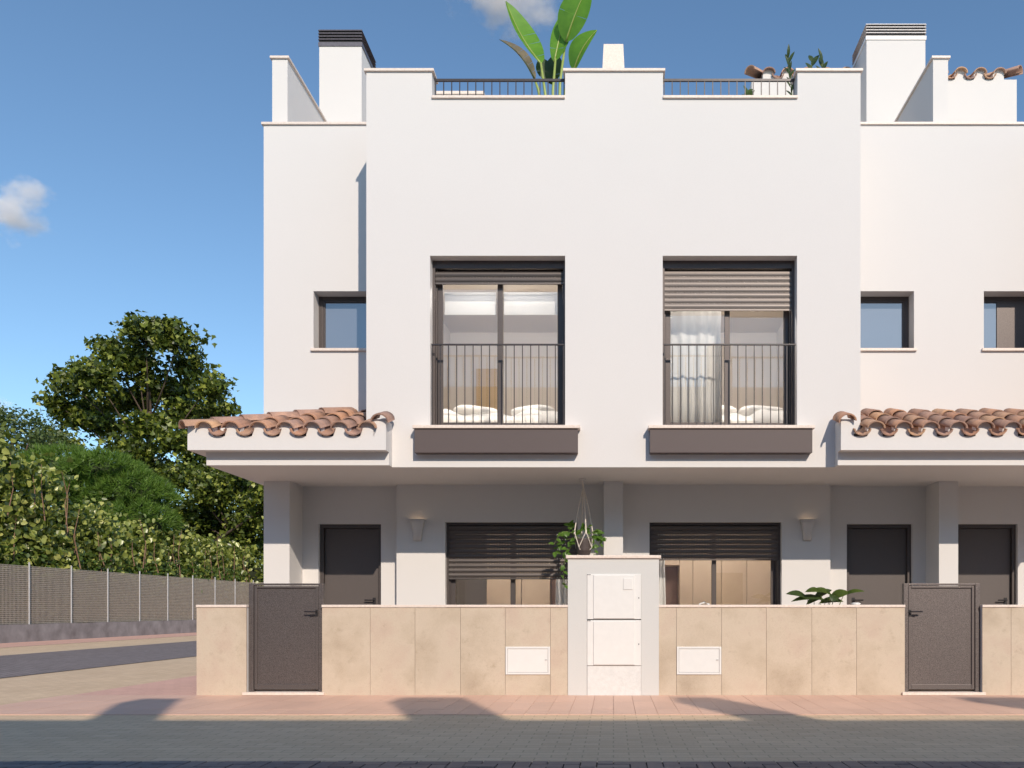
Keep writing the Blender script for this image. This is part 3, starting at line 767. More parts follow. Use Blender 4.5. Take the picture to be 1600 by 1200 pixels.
def gate(x0, x1, hinge, lab):
    e = empty('gate', ((x0+x1)/2, WALLY+.09, 0), lab, 'gate')
    y = WALLY+.06; m = M['gate']; z1 = 1.225
    for a, b in ((x0+.004, x0+.055), (x1-.055, x1-.004)): box('gate_post', m, e, a, b, y-.01, y+.06, .035, z1, .003)
    box('gate_lintel', m, e, x0+.055, x1-.055, y-.008, y+.055, z1-.022, z1, .003)
    a, b = x0+.060, x1-.060
    f = MB(); t = .03
    f.box(a, a+t, y, y+.04, .06, z1-.028).box(b-t, b, y, y+.04, .06, z1-.028).box(a+t, b-t, y, y+.04, .06, .115).box(a+t, b-t, y, y+.04, z1-.05, z1-.028)
    lf = f.build('gate_frame', m, e, bevel=.003)
    box('gate_sheet', m, lf, a+t, b-t, y+.015, y+.025, .115, z1-.05)
    hx_ = a+.016 if hinge > 0 else b-.016; s = 1 if hinge > 0 else -1
    MB().box(hx_-.012, hx_+.012, y-.008, y-.0005, .865, .935).tube([(hx_, y-.002, .915), (hx_, y-.05, .915), (hx_+s*.12, y-.05, .915)], .008).tube([(hx_+s*.02, y-.006, .88), (hx_+s*.07, y-.02, .88)], .005).build('gate_handle', M['iron'], e)
    box('threshold', MR, e, x0-.035, x1+.03, WALLY-.03, WALLY-.002, 0.004, .035, .003)
    box('threshold', MR, e, x0+.002, x1-.002, WALLY-.0015, WALLY+.17, 0.004, .0345)
gate(-4.01, -3.185, -1, 'dark brown metal garden gate beside the short corner wall')
gate(3.185, 4.03, 1, 'brown metal garden gate on the right, in front of two doors')

# ------------------------------------------------------------------ wall lamps
def sconce(x, lab):
    e = empty('wall_lamp', (x, YL, 1.86), lab, 'lamp')
    mb = MB(); yb_ = YL-.001
    prof = [(1.86, .055, .05), (1.97, .062, .06), (2.06, .082, .085), (2.137, .103, .11)]
    for z, w, d in prof:
        for k in range(9):
            t = math.pi*k/8; mb.v.append((x-w*math.copysign(abs(math.cos(t))**.6, math.cos(t)), yb_-d*math.sin(t)**.6, z))
    for i in range(3):
        for k in range(8): mb.f.append((i*9+k, i*9+k+1, (i+1)*9+k+1, (i+1)*9+k))
    mb.f.append(tuple(range(8, -1, -1)))
    o = mb.build('shade', M['sconce'], e, smooth=True, solid=.006)
    l = bpy.data.lights.new('bulb', 'POINT'); l.energy = .13; l.color = (1, .72, .45); l.shadow_soft_size = .02
    lo = bpy.data.objects.new('bulb', l); link(lo, e, (x, YL-.055, 2.085))
sconce(-2.613, 'white flared wall lamp left of the left ground floor shutter')
sconce(2.587, 'white flared wall lamp right of the right ground floor shutter')

# ------------------------------------------------------------------ leaves for potted plants
def leaf_mesh(mb, base, tip, width, normal, bend=.0, fold=.15, n=8, cut=(), shape=.9, side=(1, 1)):
    base = Vector(base); tip = Vector(tip); ax = tip-base; L = ax.length; ax = ax/L
    nrm = Vector(normal); nrm = (nrm-ax*nrm.dot(ax)).normalized(); sd = ax.cross(nrm)
    rows_ = []
    for i in range(n+1):
        u = i/n; w = width*(math.sin(math.pi*min(1, u*.97+.02)**shape))**.75 if 0 < u < 1 else width*.04
        c = base+ax*L*u+nrm*(bend*L*math.sin(math.pi*u)*1.0)
        rows_.append((c, w))
    for i in range(n):
        (c0, w0), (c1, w1) = rows_[i], rows_[i+1]
        for s, k in ((1, side[0]), (-1, side[1])):
            g = .10 if i in cut else 0
            c0a = c0+(c1-c0)*g
            mb.add([c0, c1, c1+sd*s*w1*k+nrm*fold*w1*k, c0a+sd*s*w0*k+nrm*fold*w0*k], [(0,1,2,3) if s > 0 else (3,2,1,0)])
            # second strip gives curl
    return mb

def px_leaf(name, mat, parent, bpx, tpx, D0, D1, width, normal, bend=.08, fold=.2, cut=(), n=14, shape=.9, side=(1, 1), rib=None):
    a = at(*bpx, D0); b = at(*tpx, D1)
    o = leaf_mesh(MB(), a, b, width, normal, bend, fold, n, cut, shape, side).build(name, mat, parent, smooth=True)
    if rib:
        ax = (b-a); nrm = Vector(normal); nn = (nrm-ax*nrm.dot(ax)/ax.length_squared).normalized()
        pts = [a+ax*u+nn*(bend*ax.length*math.sin(math.pi*u)+.004) for u in [k/10 for k in range(11)]]
        MB().tube(pts, .013, 6, .003).build('midrib', rib, o, smooth=True)
    return o

# banana plant on the terrace
bp = empty('banana_plant', (-.75, 11.3, 6.3), 'tall banana plant with large green leaves on the roof terrace', 'plant')
BD = 11.3
MB().lathe((-.78, BD, 6.302), [(.16, 0), (.2, .36), (.205, .4), (.17, .4), (.16, .34)]).build('pot', M['pot'], bp, smooth=False)
def bstem(px0, px1, D=BD):
    a = Vector((-.78+random.uniform(-.06, .06), D, 6.65)); b = at(*px0, D); c = at(*px1, D)
    MB().tube([a, (a+b)/2, b, c], .028, 7, .014).build('stalk', M['banana_rib'], bp, smooth=True)
B, R = M['banana'], M['banana_rib']
bstem((864, 140), (868, 92)); bstem((875, 130), (884, 62)); bstem((851, 140), (845, 98)); bstem((841, 140), (836, 126)); bstem((884, 140), (896, 113))
px_leaf('leaf', B, bp, (866, 97), (890, 10), BD, BD+.15, .165, (-.25,-1,.2), .04, .12, (3,), side=(1, .75), rib=R)
px_leaf('leaf', B, bp, (884, 66), (922, -28), BD-.05, BD-.25, .24, (-.15,-1,.25), .05, .08, (6,), side=(.8, 1), rib=R)
px_leaf('leaf', B, bp, (896, 112), (933, 47), BD-.1, BD-.3, .21, (-.35,-1,.3), .10, .1, side=(.35, 1), rib=R)
px_leaf('leaf', B, bp, (845, 100), (790, 2), BD, BD+.2, .20, (.5,-.8,.35), -.05, .35, (2, 5, 7), side=(1, .45), rib=R)
px_leaf('leaf', M['dryleaf'], bp, (836, 126), (780, 62), BD, BD-.1, .13, (.55,-.75,.5), .10, .3, (2, 4, 6, 8, 10, 12), side=(1, .25), rib=M['dusky'])
px_leaf('leaf', M['dusky'], bp, (857, 128), (845, 90), BD+.25, BD+.3, .12, (.2,-1,.1), .02, .1, (3, 6))
px_leaf('leaf', M['dusky'], bp, (862, 132), (868, 84), BD+.3, BD+.35, .14, (-.3,-.9,.1), .02, .1, (4,))

# terrace shrubs on the right
def sprig(e, base, top, D, n, L, w, mat, spread=1.0, seed=0):
    rs = random.Random(seed); a = at(*base, D); b = at(*top, D)
    MB().tube([a, (a+b)/2+Vector((.02, 0, 0)), b], .010, 5, .005).build('stem', M['stem'], e, smooth=True)
    for k in range(n):
        u = .15+.85*k/(n-1); p = a+(b-a)*u; t = k*2.4+rs.uniform(-.3, .3)
        d = Vector((math.cos(t)*spread, math.sin(t)*.7*spread, .55+u*.9)).normalized()
        ll = L*rs.uniform(.75, 1.1)
        nn = Vector((-d.x*.5, -1, .6))
        leaf_mesh(MB(), p, p+d*ll, w*rs.uniform(.8, 1.1), nn, .08, .18, 5).build('leaf', mat, e, smooth=True)
s1 = empty('terrace_shrub', at(1238, 160, 12.2), 'upright narrow-leaved shrub at the right end of the roof railing', 'plant')
sprig(s1, (1238, 165), (1231, 92), 12.2, 16, .17, .024, M['dusky'], .75, 1)
s2 = empty('terrace_shrub', at(1275, 150, 12.0), 'round-leaved plant showing above the right roof parapet', 'plant')
sprig(s2, (1268, 150), (1268, 97), 12.0, 7, .17, .045, M['dusky'], .9, 2)
sprig(s2, (1286, 150), (1284, 100), 12.0, 8, .20, .035, M['dusky'], .8, 5)
s3 = empty('terrace_shrub', at(1172, 165, 12.0), 'low leafy plant behind the right roof railing', 'plant')
sprig(s3, (1172, 175), (1168, 148), 12.0, 9, .15, .035, M['ficus'], 1.2, 3)

# porch plant with broad leaves
pp = empty('porch_plant', (2.35, 10.6, .05), 'dark broad-leaved potted plant showing above the right garden wall', 'plant')
PD = 10.6
MB().lathe((2.45, PD, .052), [(.17, 0), (.21, .42), (.22, .45), (.18, .45), (.17, .4)], 20).build('pot', M['white_metal'], pp)
px_leaves = [((1262,935),(1228,928),.055),((1285,925),(1258,925),.05),((1290,938),(1236,940),.05),((1300,930),(1268,922),.05),((1272,936),(1300,922),.06),
             ((1296,936),(1328,926),.075),((1305,930),(1300,940),.06),((1318,930),(1351,924),.035),((1280,942),(1318,940),.055),((1260,944),(1285,934),.05),((1312,944),(1300,934),.045)]
for k, (a, b, w) in enumerate(px_leaves):
    mat = M['ficus'] if k % 2 else M['dusky']
    dd = PD+random.uniform(-.12, .12)
    o = px_leaf('leaf', mat, pp, a, b, dd, dd-.08, w, (random.uniform(-.3,.3), -.75, .8), .14, .1, n=7)
    p = at(*a, dd); MB().tube([(2.45, PD, .5), (p.x*.6+2.45*.4, PD, .75), tuple(p)], .007, 5, .004).build('stalk', M['stem'], pp)

# white garden things that just clear the wall
p = at(1101, 941, 10.4); w = .2
c = empty('porch_chair', (p.x, 10.4, .05), 'white curved chair back just above the right garden wall near the pillar', 'chair')
MB().tube([(p.x-w*.5, 10.4, .45), (p.x-w*.48, 10.42, .88), (p.x-w*.25, 10.44, p.z-.02), (p.x, 10.45, p.z), (p.x+w*.25, 10.44, p.z-.02), (p.x+w*.48, 10.42, .88), (p.x+w*.5, 10.4, .45)], .014, 8).build('backrest', M['white_metal'], c, smooth=True)
box('seat', M['white_metal'], c, p.x-.2, p.x+.2, 10.08, 10.42, .44, .465, .01)
for sx in (-1, 1):
    for sy in (10.1, 10.4): MB().tube([(p.x+sx*.17, sy, .052), (p.x+sx*.15, sy, .44)], .012).build('leg', M['white_metal'], c)
p = at(1337, 941, 10.3)
tag(MB().lathe((p.x, 10.3, .052), [(.08, 0), (.12, .3), (.09, .62), (.05, p.z-.15), (.045, p.z-.09), (.06, p.z-.062), (.03, p.z-.055)], 18).build('garden_vase', M['white_metal'], None, smooth=True), 'small white vase top just above the right garden wall beside the leafy plant', 'vase')

# hanging plant
HD = 11.04
hp = empty('hanging_planter', at(912, 866, HD), 'macrame hanging planter with trailing green plant above the meter pillar', 'plant')
hk = at(910, 748, HD)
MB().lathe((hk.x, hk.y, SOF-.028), [(.03, 0), (.045, .012), (.045, .027)], 16).build('ceiling_hook', M['sconce'], hp)
pc = at(912, 868, HD)
MB().lathe((pc.x, HD, pc.z), [(.075, 0), (.095, .06), (.105, .20), (.105, .215), (.09, .215), (.085, .18)], 20).build('pot', M['pot'], hp, smooth=False)
kn = hk+Vector((.01, 0, -.10))
MB().tube([(hk.x, hk.y, SOF-.03), kn], .012, 8, .014).build('cord', M['cord'], hp)
for k in range(4):
    t = math.pi/4*1+k*math.pi/2-.5
    d = Vector((math.cos(t), math.sin(t), 0)); t2 = t+math.pi/4; d2 = Vector((math.cos(t2), math.sin(t2), 0)); t3 = t-math.pi/4; d3 = Vector((math.cos(t3), math.sin(t3), 0))
    mid = Vector((pc.x, HD, pc.z+.30))+d*.12
    MB().tube([kn, kn+(mid-kn)*.5+d*.01, mid], .0085, 5).build('cord', M['cord'], hp)
    pillow('knot', M['cord'], hp, mid, .012, .012, .03)
    for dd in (d2, d3):
        MB().tube([mid, Vector((pc.x, HD, pc.z+.10))+dd*.118, Vector((pc.x, HD, pc.z-.01))+d*.03], .0055, 5).build('cord', M['cord'], hp)
rs = random.Random(4)
vines = [((905,842),(880,815),(866,850)), ((905,842),(878,838),(868,862)), ((905,842),(888,822),(892,818)), ((918,842),(938,828),(938,850)), ((918,842),(935,840),(928,866)),
         ((908,842),(905,818),(922,826)), ((900,845),(875,868),(882,915)), ((916,842),(930,820),(940,836)), ((905,842),(890,840),(884,862))]
for i, (a, b, c) in enumerate(vines):
    da = HD+rs.uniform(-.1, .1); dirn = rs.uniform(-.14, .10)
    A, B_, C_ = at(*a, HD), at(*b, HD+dirn*.6), at(*c, HD+dirn)
    pts = [A*(1-u)**2+B_*2*u*(1-u)+C_*u*u for u in [k/8 for k in range(9)]]
    vn = MB().tube(pts, .0045, 5, .003).build('vine', M['stem'], hp)
    for k in range(2, 9):
        p = pts[k]
        for q in range(1 if rs.random() < .8 else 2):
            t = rs.uniform(0, 6.28); L = rs.uniform(.055, .095)
            d = Vector((math.cos(t), rs.uniform(-.6, .3), math.sin(t)*.7-.3)).normalized()
            leaf_mesh(MB(), p, p+d*L, L*.36, (rs.uniform(-.4, .4), -.8, .8), .06, .15, 5, shape=.6).build('leaf', M['pothos'], hp, smooth=True)

# ------------------------------------------------------------------ fence on the left
FX = -17.3
fence = empty('wire_fence', (FX, 33, 0), 'woven wire fence with steel posts on a low concrete base', 'fence')
FY0, FY1 = 17.6, 41.3
cb = MB(); n = 40
for i in range(n+1):
    y = FY0+(FY1-FY0)*i/n
    cb.v += [(FX+.12, y, -.03), (FX+.12, y, .50+.008*math.sin(i*1.7)), (FX-.12, y, .50+.008*math.sin(i*1.3)), (FX-.12, y, -.03)]
for i in range(n):
    for k in range(3): cb.f.append((4*i+k, 4*i+k+1, 4*i+k+5, 4*i+k+4))
cb.f += [(3,2,1,0), (4*n, 4*n+1, 4*n+2, 4*n+3)]
cb.build('concrete_base', M['concrete'], fence)
box('concrete_base', M['concrete'], fence, FX+.12, 4, FY1-.1, FY1+.14, -.03, .5)
pm = MB().tube([(0, 0, 0), (0, 0, 1.86)], .026, 8); pme = bpy.data.meshes.new('post'); pme.from_pydata(pm.v, [], pm.f); pme.materials.append(M['galv'])
for k in range(13): inst('post', pme, fence, (FX+.03, FY0+.0+k*1.985, .47))
for k in range(1, 8): inst('post', pme, fence, (FX+.03+2*k, FY1, .47))
def netmat():
    m = bpy.data.materials.new('shade_net'); m.use_nodes = True; nt = m.node_tree; nt.nodes.clear()
    out = nd(nt, 'ShaderNodeOutputMaterial'); df = nd(nt, 'ShaderNodeBsdfDiffuse'); tr = nd(nt, 'ShaderNodeBsdfTransparent'); mx = nd(nt, 'ShaderNodeMixShader', i_0=.68)
    df.inputs[0].default_value = (.06,.046,.038,1)
    nt.links.new(tr.outputs[0], mx.inputs[1]); nt.links.new(df.outputs[0], mx.inputs[2]); nt.links.new(mx.outputs[0], out.inputs[0]); return m
M['net'] = netmat()
M['wire'] = simple('fence_wire', [(.3,(.40,.345,.29)), (.7,(.58,.51,.43))], 40, .6)
for k in range(12):
    y0 = FY0+k*1.985; y1 = y0+1.985
    w = MB(); nv = 36
    for i in range(nv):
        y = y0+(y1-y0)*(i+.5)/nv; w.box(FX-.004, FX+.004, y-.006, y+.006, .50, 2.22)
    for j in range(30):
        z = .53+j*.058; w.box(FX+.004, FX+.010, y0, y1, z-.0055, z+.0055)
    wm = w.build('wire_mesh', M['wire'], fence)
    MB().add([(FX-.02, y0, .5), (FX-.02, y1, .5), (FX-.02, y1, 2.2), (FX-.02, y0, 2.2)], [(0,1,2,3)]).build('shade_net', M['net'], fence)
w = MB()
for i in range(190): w.box(FX+.12+i*.08-.008, FX+.12+i*.08+.008, FY1-.004, FY1+.004, .5, 2.22)
for j in range(30): w.box(FX, FX+15.3, FY1-.01, FY1-.004, .53+j*.058-.007, .53+j*.058+.007)
w.build('wire_mesh', M['wire'], fence)

# ------------------------------------------------------------------ trees and hedge
LEAF = {'quad': (np.array([[0,0,0],[.5,.42,.12],[1,0,0],[.5,-.42,.12]]), [[0,1,2],[0,2,3]]),
        'heart': (np.array([[0,0,0],[.22,.40,.10],[.62,.36,.10],[1,0,-.06],[.62,-.36,.10],[.22,-.40,.10]]), [[0,1,2],[0,2,3],[0,3,4],[0,4,5]]),
        'maple': (np.array([[0,0,0],[.25,.5,.08],[.5,.22,.03],[1,0,-.08],[.5,-.22,.03],[.25,-.5,.08]]), [[0,1,2],[0,2,3],[0,3,4],[0,4,5]]),
        'needle': (np.array([[0,.05,0],[1,0,0],[0,-.05,0]]), [[0,1,2]])}
def foliage(name, mat, parent, pos, size, up, kind='quad', outdir=None, rs=None, droop=0.0):
    """many small leaf faces; pos (N,3), size (N,), normals biased upwards by 'up'"""
    rs = rs or np.random.RandomState(1); N = len(pos)
    base, tri = LEAF[kind]; base = base-np.array([.5, 0, 0])*(kind != 'needle')
    nrm = rs.normal(size=(N, 3)); nrm /= np.linalg.norm(nrm, axis=1, keepdims=True)
    nrm += np.array(up); nrm /= np.linalg.norm(nrm, axis=1, keepdims=True)
    ax = rs.normal(size=(N, 3)) if outdir is None else outdir+rs.normal(size=(N, 3))*.45
    ax[:, 2] -= droop
    ax -= nrm*(ax*nrm).sum(1, keepdims=True); ax /= np.linalg.norm(ax, axis=1, keepdims=True)+1e-9
    sd = np.cross(nrm, ax)
    V = pos[:, None, :]+size[:, None, None]*(base[None, :, 0, None]*ax[:, None, :]+base[None, :, 1, None]*sd[:, None, :]+base[None, :, 2, None]*nrm[:, None, :])
    k = len(base); V = V.reshape(-1, 3); T = (np.array(tri)[None]+(np.arange(N)*k)[:, None, None]).reshape(-1, 3)
    o0 = np.array([V[:, 0].mean(), V[:, 1].mean(), V[:, 2].min()]); V = V-o0
    me = bpy.data.meshes.new(name); me.vertices.add(len(V)); me.vertices.foreach_set('co', V.astype(np.float32).ravel())
    me.loops.add(len(T)*3); me.loops.foreach_set('vertex_index', T.astype(np.int32).ravel())
    me.polygons.add(len(T)); me.polygons.foreach_set('loop_start', np.arange(0, len(T)*3, 3, dtype=np.int32)); 
    me.update(calc_edges=True)
    at_ = me.attributes.new('rnd', 'FLOAT', 'FACE'); r = np.repeat(rs.rand(N), len(tri)).astype(np.float32); at_.data.foreach_set('value', r)
    me.materials.append(mat)
    o = bpy.data.objects.new(name, me); link(o, parent, Vector(o0)); return o
def blob_points(rs, lobes, nt, nl, tw, shell=.45):
    """twig centres inside ellipsoid lobes, leaves scattered about each twig"""
    out = []; tws = []
    for (c, r, wgt) in lobes:
        n = int(nt*wgt)
        d = rs.normal(size=(n, 3)); d /= np.linalg.norm(d, axis=1, keepdims=True)
        rad = (shell+(1-shell)*rs.rand(n, 1)**.8)
        t = np.array(c)+d*rad*np.array(r); tws.append(t)
        p = np.repeat(t, nl, axis=0)+np.clip(rs.normal(size=(n*nl, 3)), -1.5, 1.5)*tw*np.array([1, 1, .55])
        out.append(p)
    return np.concatenate(out), np.concatenate(tws)
def lobes_from_px(rs, L, D, depth):
    res = []
    for (px, py, rx, ry) in L:
        d = D+rs.uniform(-depth, depth); p = at(px, py, d)
        res.append(((p.x, p.y, p.z), (rx*d/F, min(rx*d/F, 3.0), ry*d/F), rx*ry/900.))
    return res

# big plane tree
rsb = np.random.RandomState(11)
TD = 47.0
tree = empty('plane_tree', at(232, 980, TD)*1.0, 'tallest tree, with airy dark green crown behind the hedge', 'tree')
tl = lobes_from_px(rsb, [(228,520,42,24),(280,530,34,24),(175,548,34,18),(300,575,28,22),(215,570,42,26),(110,598,30,20),(150,590,36,24),(90,632,20,18),(135,640,44,22),(200,625,45,26),
    (260,610,42,28),(325,605,30,18),(345,635,22,14),(300,650,44,22),(240,665,40,24),(170,668,40,18),(290,690,40,22),(210,705,40,20),(250,740,44,24),(310,735,38,26),(130,660,30,14)], TD, 2.2)
pts, tws = blob_points(rsb, tl, 40, 26, .36, .15)
foliage('crown', M['leaf_tree'], tree, pts, rsb.uniform(.20, .36, len(pts)), (.1, -.2, .45), 'maple', rs=rsb)
tr = MB(); tb = at(234, 985, TD); tb.z = -.04; tt = at(232, 560, TD)
tr.tube([tb, at(236, 850, TD), at(233, 760, TD), at(235, 670, TD), at(232, 610, TD), tt], .30, 9, .05)
tr.build('trunk', M['bark'], tree, smooth=True)
lm = MB()
for (c, r, wgt) in tl:
    c = Vector(c); k = rsb.uniform(.35, .85); s0 = tb.lerp(tt, min(.95, max(.25, (c.z-1.5)/(tt.z-tb.z)*.82)))
    lm.tube([s0, s0.lerp(c, .5)+Vector((0, 0, -.2)), c], .055, 6, .015)
for c in tws[::6]:
    c = Vector(c); near = min(tl, key=lambda q: (Vector(q[0])-c).length)
    lm.tube([Vector(near[0]), c], .018, 4, .008)
lm.build('limbs', M['bark'], tree, smooth=True)

# lower dark tree by the house
rs2 = np.random.RandomState(5)
T2 = 44.0
t2 = empty('broadleaf_tree', at(372, 985, T2), 'dense dark tree partly hidden by the left corner of the house', 'tree')
l2 = lobes_from_px(rs2, [(330,770,40,30),(375,760,40,34),(400,720,30,26),(345,820,46,34),(395,810,40,40),(300,810,34,30),(320,850,40,26),(380,860,44,30),(290,745,26,24),(430,780,40,50),(300,870,40,22)], T2, 2.0)
p2, w2 = blob_points(rs2, l2, 48, 28, .34, .05)
foliage('crown', M['leaf_tree'], t2, p2, rs2.uniform(.17, .30, len(p2)), (.1, -.3, .7), 'maple', rs=rs2)
b2 = at(372, 985, T2); b2.z = -.04
m2 = MB().tube([b2, at(370, 860, T2), at(378, 760, T2)], .22, 8, .06)
for c, r, wgt in l2: m2.tube([at(372, 850, T2), Vector(c)], .07, 5, .02)
m2.tube([at(330, 850, T2-1), at(405, 800, T2-1.5)], .09, 6, .03)
m2.build('trunk', M['bark'], t2, smooth=True)

# olive-toned tree at the left edge
rs3 = np.random.RandomState(3)
T3 = 41.0
t3 = empty('olive_tree', at(25, 985, T3), 'pale fine-leaved tree at the left edge above the hedge', 'tree')
l3 = lobes_from_px(rs3, [(20,665,34,28),(55,660,26,18),(70,685,26,16),(-20,660,40,34),(30,700,50,22),(95,690,22,12),(-50,690,40,40)], T3, 1.4)
p3, w3 = blob_points(rs3, l3, 34, 24, .26, .2)
foliage('crown', M['leaf_far'], t3, p3, rs3.uniform(.09, .18, len(p3)), (0, -.2, .5), 'quad', rs=rs3)
b3 = at(25, 985, T3); b3.z = -.04
m3 = MB().tube([b3, at(22, 800, T3), at(20, 690, T3)], .18, 7, .05)
for c, r, wgt in l3: m3.tube([at(22, 760, T3), Vector(c)], .06, 5, .015)
m3.build('trunk', M['bark'], t3, smooth=True)
# small dark shrub between olive and plane tree
t5 = empty('small_tree', at(95, 985, 46), 'small dark tree between the pale tree and the tallest tree', 'tree')
rs5 = np.random.RandomState(8)
l5 = lobes_from_px(rs5, [(75,672,26,22),(100,688,28,16),(60,700,30,20),(120,700,22,12)], 46, 1)
p5, w5 = blob_points(rs5, l5, 22, 24, .3, .2)
foliage('crown', M['leaf_tree'], t5, p5, rs5.uniform(.16, .28, len(p5)), (0, -.2, .7), 'maple', rs=rs5)
b5 = at(95, 985, 46); b5.z = -.04
m5 = MB().tube([b5, at(92, 720, 46)], .14, 7, .05)
for c, r, wgt in l5: m5.tube([at(92, 740, 46), Vector(c)], .05, 5, .015)
m5.build('trunk', M['bark'], t5, smooth=True)

# rounded pine
rs4 = np.random.RandomState(4)
T4 = 36.0
t4 = empty('pine_tree', at(165, 985, T4), 'rounded bright green pine rising behind the hedge', 'tree')
pl = [(105,728,62,26),(165,738,56,28),(205,775,62,38),(165,800,60,40),(225,815,44,36),(120,770,60,40),(215,850,40,30)]
pos = []; odr = []
for (px, py, rx, ry) in pl:
    d0 = T4+rs4.uniform(-.6, .6); c = np.array(at(px, py, d0)); R_ = np.array([rx*d0/F, 1.6, ry*d0/F])
    n = int(rx*ry*.32); d = rs4.normal(size=(n, 3)); d[:, 2] = np.abs(d[:, 2])*1.0-.25; d /= np.linalg.norm(d, axis=1, keepdims=True)
    t = c+d*R_*rs4.uniform(.82, 1.04, size=(n, 1))*(1+.08*np.sin(d[:, :1]*9+d[:, 2:]*7))
    q = np.repeat(t, 16, axis=0); pos.append(q+rs4.normal(size=q.shape)*.03); odr.append(np.repeat(d*1.0+np.array([0, -.1, .8]), 16, axis=0)+rs4.normal(size=q.shape)*.45)
pos = np.concatenate(pos); odr = np.concatenate(odr)
foliage('crown', M['needle'], t4, pos, rs4.uniform(.20, .34, len(pos)), (0, -.4, .3), 'needle', odr, rs4)
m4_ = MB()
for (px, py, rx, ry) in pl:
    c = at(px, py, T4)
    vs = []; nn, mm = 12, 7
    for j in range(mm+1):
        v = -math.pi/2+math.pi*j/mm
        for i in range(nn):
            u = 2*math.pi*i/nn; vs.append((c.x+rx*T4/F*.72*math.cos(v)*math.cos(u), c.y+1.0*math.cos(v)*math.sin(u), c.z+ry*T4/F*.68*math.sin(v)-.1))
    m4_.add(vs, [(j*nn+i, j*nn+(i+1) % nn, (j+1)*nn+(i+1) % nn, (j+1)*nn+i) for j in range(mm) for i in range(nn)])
m4_.build('shade_core', M['core'], t4, smooth=True)  # solid filler, its dark colour standing in for shade inside the crown
b4 = at(165, 985, T4); b4.z = -.04
MB().tube([b4, at(168, 800, T4)], .2, 8, .1).build('trunk', M['bark'], t4, smooth=True)

# hedge behind the fence
rsh = np.random.RandomState(21)
hedge = empty('hedge', (FX-1.6, 32, 0), 'tall broad-leaved hedge with reddish stems behind the wire fence', 'hedge')
def htop(y):                              # height of the hedge along the fence, metres
    xs_ = [17, 22, 25, 27, 28.3, 30, 33, 36, 40, 44]; zs_ = [5.7, 5.8, 5.75, 5.5, 4.75, 4.15, 3.7, 3.6, 3.6, 3.4]
    return np.interp(y, xs_, zs_)
N = 21500
y = rsh.uniform(18, 43.5, N); zt = htop(y)+.35*np.sin(y*2.3)+.2*np.sin(y*5.1+1)
u = rsh.rand(N)**.85
z = .35+u*(zt-.35)
x = FX-.35-.9*u**1.5+rsh.normal(size=N)*.28-.25*np.sin(y*1.9+z*1.1)*.9
x = np.minimum(x, FX-.14)
foliage('foliage', M['leaf_hedge'], hedge, np.stack([x, y, z], 1), rsh.uniform(.13, .27, N), (.35, -.25, .2), 'heart', rs=rsh, droop=.8)
N = 5000
y = rsh.uniform(18, 43.5, N); zt = htop(y)+.35*np.sin(y*2.3)+.2*np.sin(y*5.1+1)
foliage('foliage', M['leaf_hedge'], hedge, np.stack([FX-1.4+rsh.normal(size=N)*.55, y, zt+rsh.normal(size=N)*.22], 1), rsh.uniform(.12, .24, N), (.2, -.25, .5), 'heart', rs=rsh, droop=.3)
N = 6500                                   # return behind the far fence
xx = rsh.uniform(FX, -6, N); zt = 3.4+.3*np.sin(xx*2.1); u = rsh.rand(N)
foliage('foliage', M['leaf_hedge'], hedge, np.stack([xx, FY1+.6+rsh.normal(size=N)*.3+.5*u, .3+u*(zt-.3)], 1), rsh.uniform(.12, .24, N), (.2, -.5, .3), 'heart', rs=rsh, droop=.8)
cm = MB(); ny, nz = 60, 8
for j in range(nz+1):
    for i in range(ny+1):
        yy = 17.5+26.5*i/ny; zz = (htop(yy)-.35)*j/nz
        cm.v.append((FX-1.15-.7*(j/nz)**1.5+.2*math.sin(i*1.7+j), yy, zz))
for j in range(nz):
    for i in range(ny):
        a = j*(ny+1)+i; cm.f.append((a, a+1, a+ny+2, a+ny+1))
cm.build('shade_filler', M['core'], hedge, smooth=True)  # filler sheet behind the leaves, coloured as the shade in the gaps
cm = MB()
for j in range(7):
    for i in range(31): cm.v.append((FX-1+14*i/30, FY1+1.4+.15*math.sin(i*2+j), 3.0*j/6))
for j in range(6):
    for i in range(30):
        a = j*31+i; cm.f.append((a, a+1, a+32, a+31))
cm.build('shade_filler', M['core'], hedge, smooth=True)  # same shade-coloured filler for the far return
for k in range(60):
    y0 = rsh.uniform(22, 42); h = float(htop(y0)); ln = rsh.uniform(.5, 1.9)
    za = rsh.uniform(1.2, max(1.5, h-1.3)); xo = rsh.uniform(-.02, .22)
    MB().tube([(FX-.30+xo, y0, za), (FX-.40+xo-.05*ln, y0+rsh.uniform(-.1, .35)*ln, za+ln*.6), (FX-.45+xo-.1*ln, y0+rsh.uniform(.1, .5)*ln, za+ln*1.15)], .02, 5, .008).build('stem', M['twig'], hedge)
# low weeds along the fence foot, seen through and over the wire
N = 2600
y = rsh.uniform(18, 41, N); z = .5+2.3*rsh.rand(N)**.5
tag(foliage('weeds', M['leaf_grass'], None, np.stack([FX-.22+rsh.normal(size=N)*.06, y+.15*np.sin(y*11), z], 1), rsh.uniform(.08, .16, N), (.7, -.4, .2), 'quad', rs=rsh), 'fresh green weeds growing up behind the wire fence', 'weeds', kind='stuff')

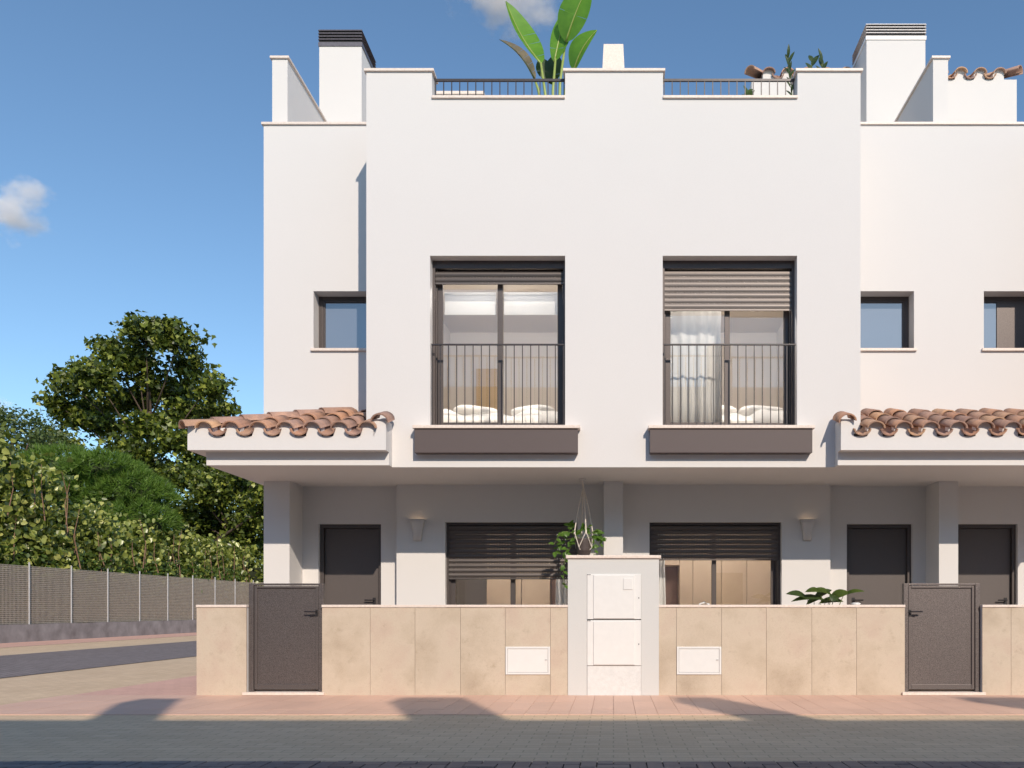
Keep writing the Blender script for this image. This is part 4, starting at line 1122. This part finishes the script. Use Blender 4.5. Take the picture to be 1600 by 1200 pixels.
# ------------------------------------------------------------------ the house across the street (casts the shade on the road)
oh = empty('opposite_house', (2, -3.7, 0), 'white row house across the street, casting the road shadow', 'house')
YO = -3.84
MB().wall(-26, 26, YO-8, YO, 0, 7.28, []).build('wall', P, oh)
for a, b, z in ((-.03, .38, 8.42), (2.70, 3.37, 8.5), (5.60, 6.05, 8.5), (8.6, 9.3, 8.5), (-6.5, -5.8, 8.4)):
    box('chimney', P, oh, a, b, YO-.5, YO-.02, 7.28, z)
for k in range(-5, 5):
    box('window', M['frame'], oh, k*4.4+1, k*4.4+2.6, YO, YO+.02, 3.1, 5.1)
    box('door', M['door'], oh, k*4.4+3.2, k*4.4+4.1, YO, YO+.02, .02, 2.1)

# ------------------------------------------------------------------ clouds
def cloud(px, py, rx, ry, seed, lab, dens=.075):
    D = 420.0; c = at(px, py, D)
    m = bpy.data.materials.new('cloud_vapour'); m.use_nodes = True; nt = m.node_tree; nt.nodes.clear()
    out = nd(nt, 'ShaderNodeOutputMaterial'); pv = nd(nt, 'ShaderNodeVolumePrincipled')
    pv.inputs['Color'].default_value = (1, .965, .975, 1); pv.inputs['Anisotropy'].default_value = -.5
    tc = nd(nt, 'ShaderNodeTexCoord')
    n1 = nd(nt, 'ShaderNodeTexNoise', i_Scale=1.5, i_Detail=6, i_Roughness=.62)
    ad = nd(nt, 'ShaderNodeVectorMath', operation='ADD'); ad.inputs[1].default_value = (seed*3.1, seed*1.7, seed)
    nt.links.new(tc.outputs['Object'], ad.inputs[0]); nt.links.new(ad.outputs[0], n1.inputs['Vector'])
    ln = nd(nt, 'ShaderNodeVectorMath', operation='LENGTH'); nt.links.new(tc.outputs['Object'], ln.inputs[0])
    # density = clamp(noise*k - radius)
    a = nd(nt, 'ShaderNodeMath', operation='MULTIPLY_ADD', i_1=3.2, i_2=-.95); nt.links.new(n1.outputs['Fac'], a.inputs[0])
    b = nd(nt, 'ShaderNodeMath', operation='SUBTRACT'); nt.links.new(a.outputs[0], b.inputs[0]); nt.links.new(ln.outputs['Value'], b.inputs[1])
    d = nd(nt, 'ShaderNodeMath', operation='MULTIPLY', i_1=dens*2.2, use_clamp=False); 
    cl = nd(nt, 'ShaderNodeClamp'); nt.links.new(b.outputs[0], cl.inputs[0]); nt.links.new(cl.outputs[0], d.inputs[0])
    nt.links.new(d.outputs[0], pv.inputs['Density']); nt.links.new(pv.outputs[0], out.inputs['Volume'])
    mb = MB(); nn, mm = 16, 10
    for j in range(mm+1):
        v = -math.pi/2+math.pi*j/mm
        for i in range(nn):
            q = 2*math.pi*i/nn; mb.v.append((math.cos(v)*math.cos(q), math.cos(v)*math.sin(q), math.sin(v)))
    mb.f = [(j*nn+i, j*nn+(i+1) % nn, (j+1)*nn+(i+1) % nn, (j+1)*nn+i) for j in range(mm) for i in range(nn)]
    me = bpy.data.meshes.new('cloud'); me.from_pydata(mb.v, [], mb.f); me.materials.append(m)
    o = bpy.data.objects.new('cloud', me); link(o, None, c); o.scale = (rx*D/F, rx*D/F*.7, ry*D/F)
    return tag(o, lab, 'cloud')
cloud(12, 328, 88, 58, 1, 'small pink-white cloud at the left edge of the sky')
cloud(800, -2, 110, 70, 2.6, 'pinkish ragged cloud behind the banana leaves')
cloud(-8, 634, 34, 18, 4.2, 'tiny cloud low at the left edge above the trees')

# ------------------------------------------------------------------ groups of alike things
GROUPS = {'garden_wall': 'stone garden walls along the pavement', 'gate': 'metal garden gates', 'wall_lamp': 'wall lamps on the porch', 'curtain': 'white curtains behind the windows',
          'roman_blind': 'roman blinds in the left upstairs window', 'bed': 'beds upstairs', 'room_fill_lamp': 'unseen lamps added to light the rooms', 'kitchen_unit': 'kitchen cupboards on the ground floor',
          'terrace_shrub': 'plants on the roof terrace', 'cloud': 'small clouds'}
for o in bpy.data.objects:
    k = o.name.split('.')[0]
    if o.parent is None and k in GROUPS: o['group'] = GROUPS[k]
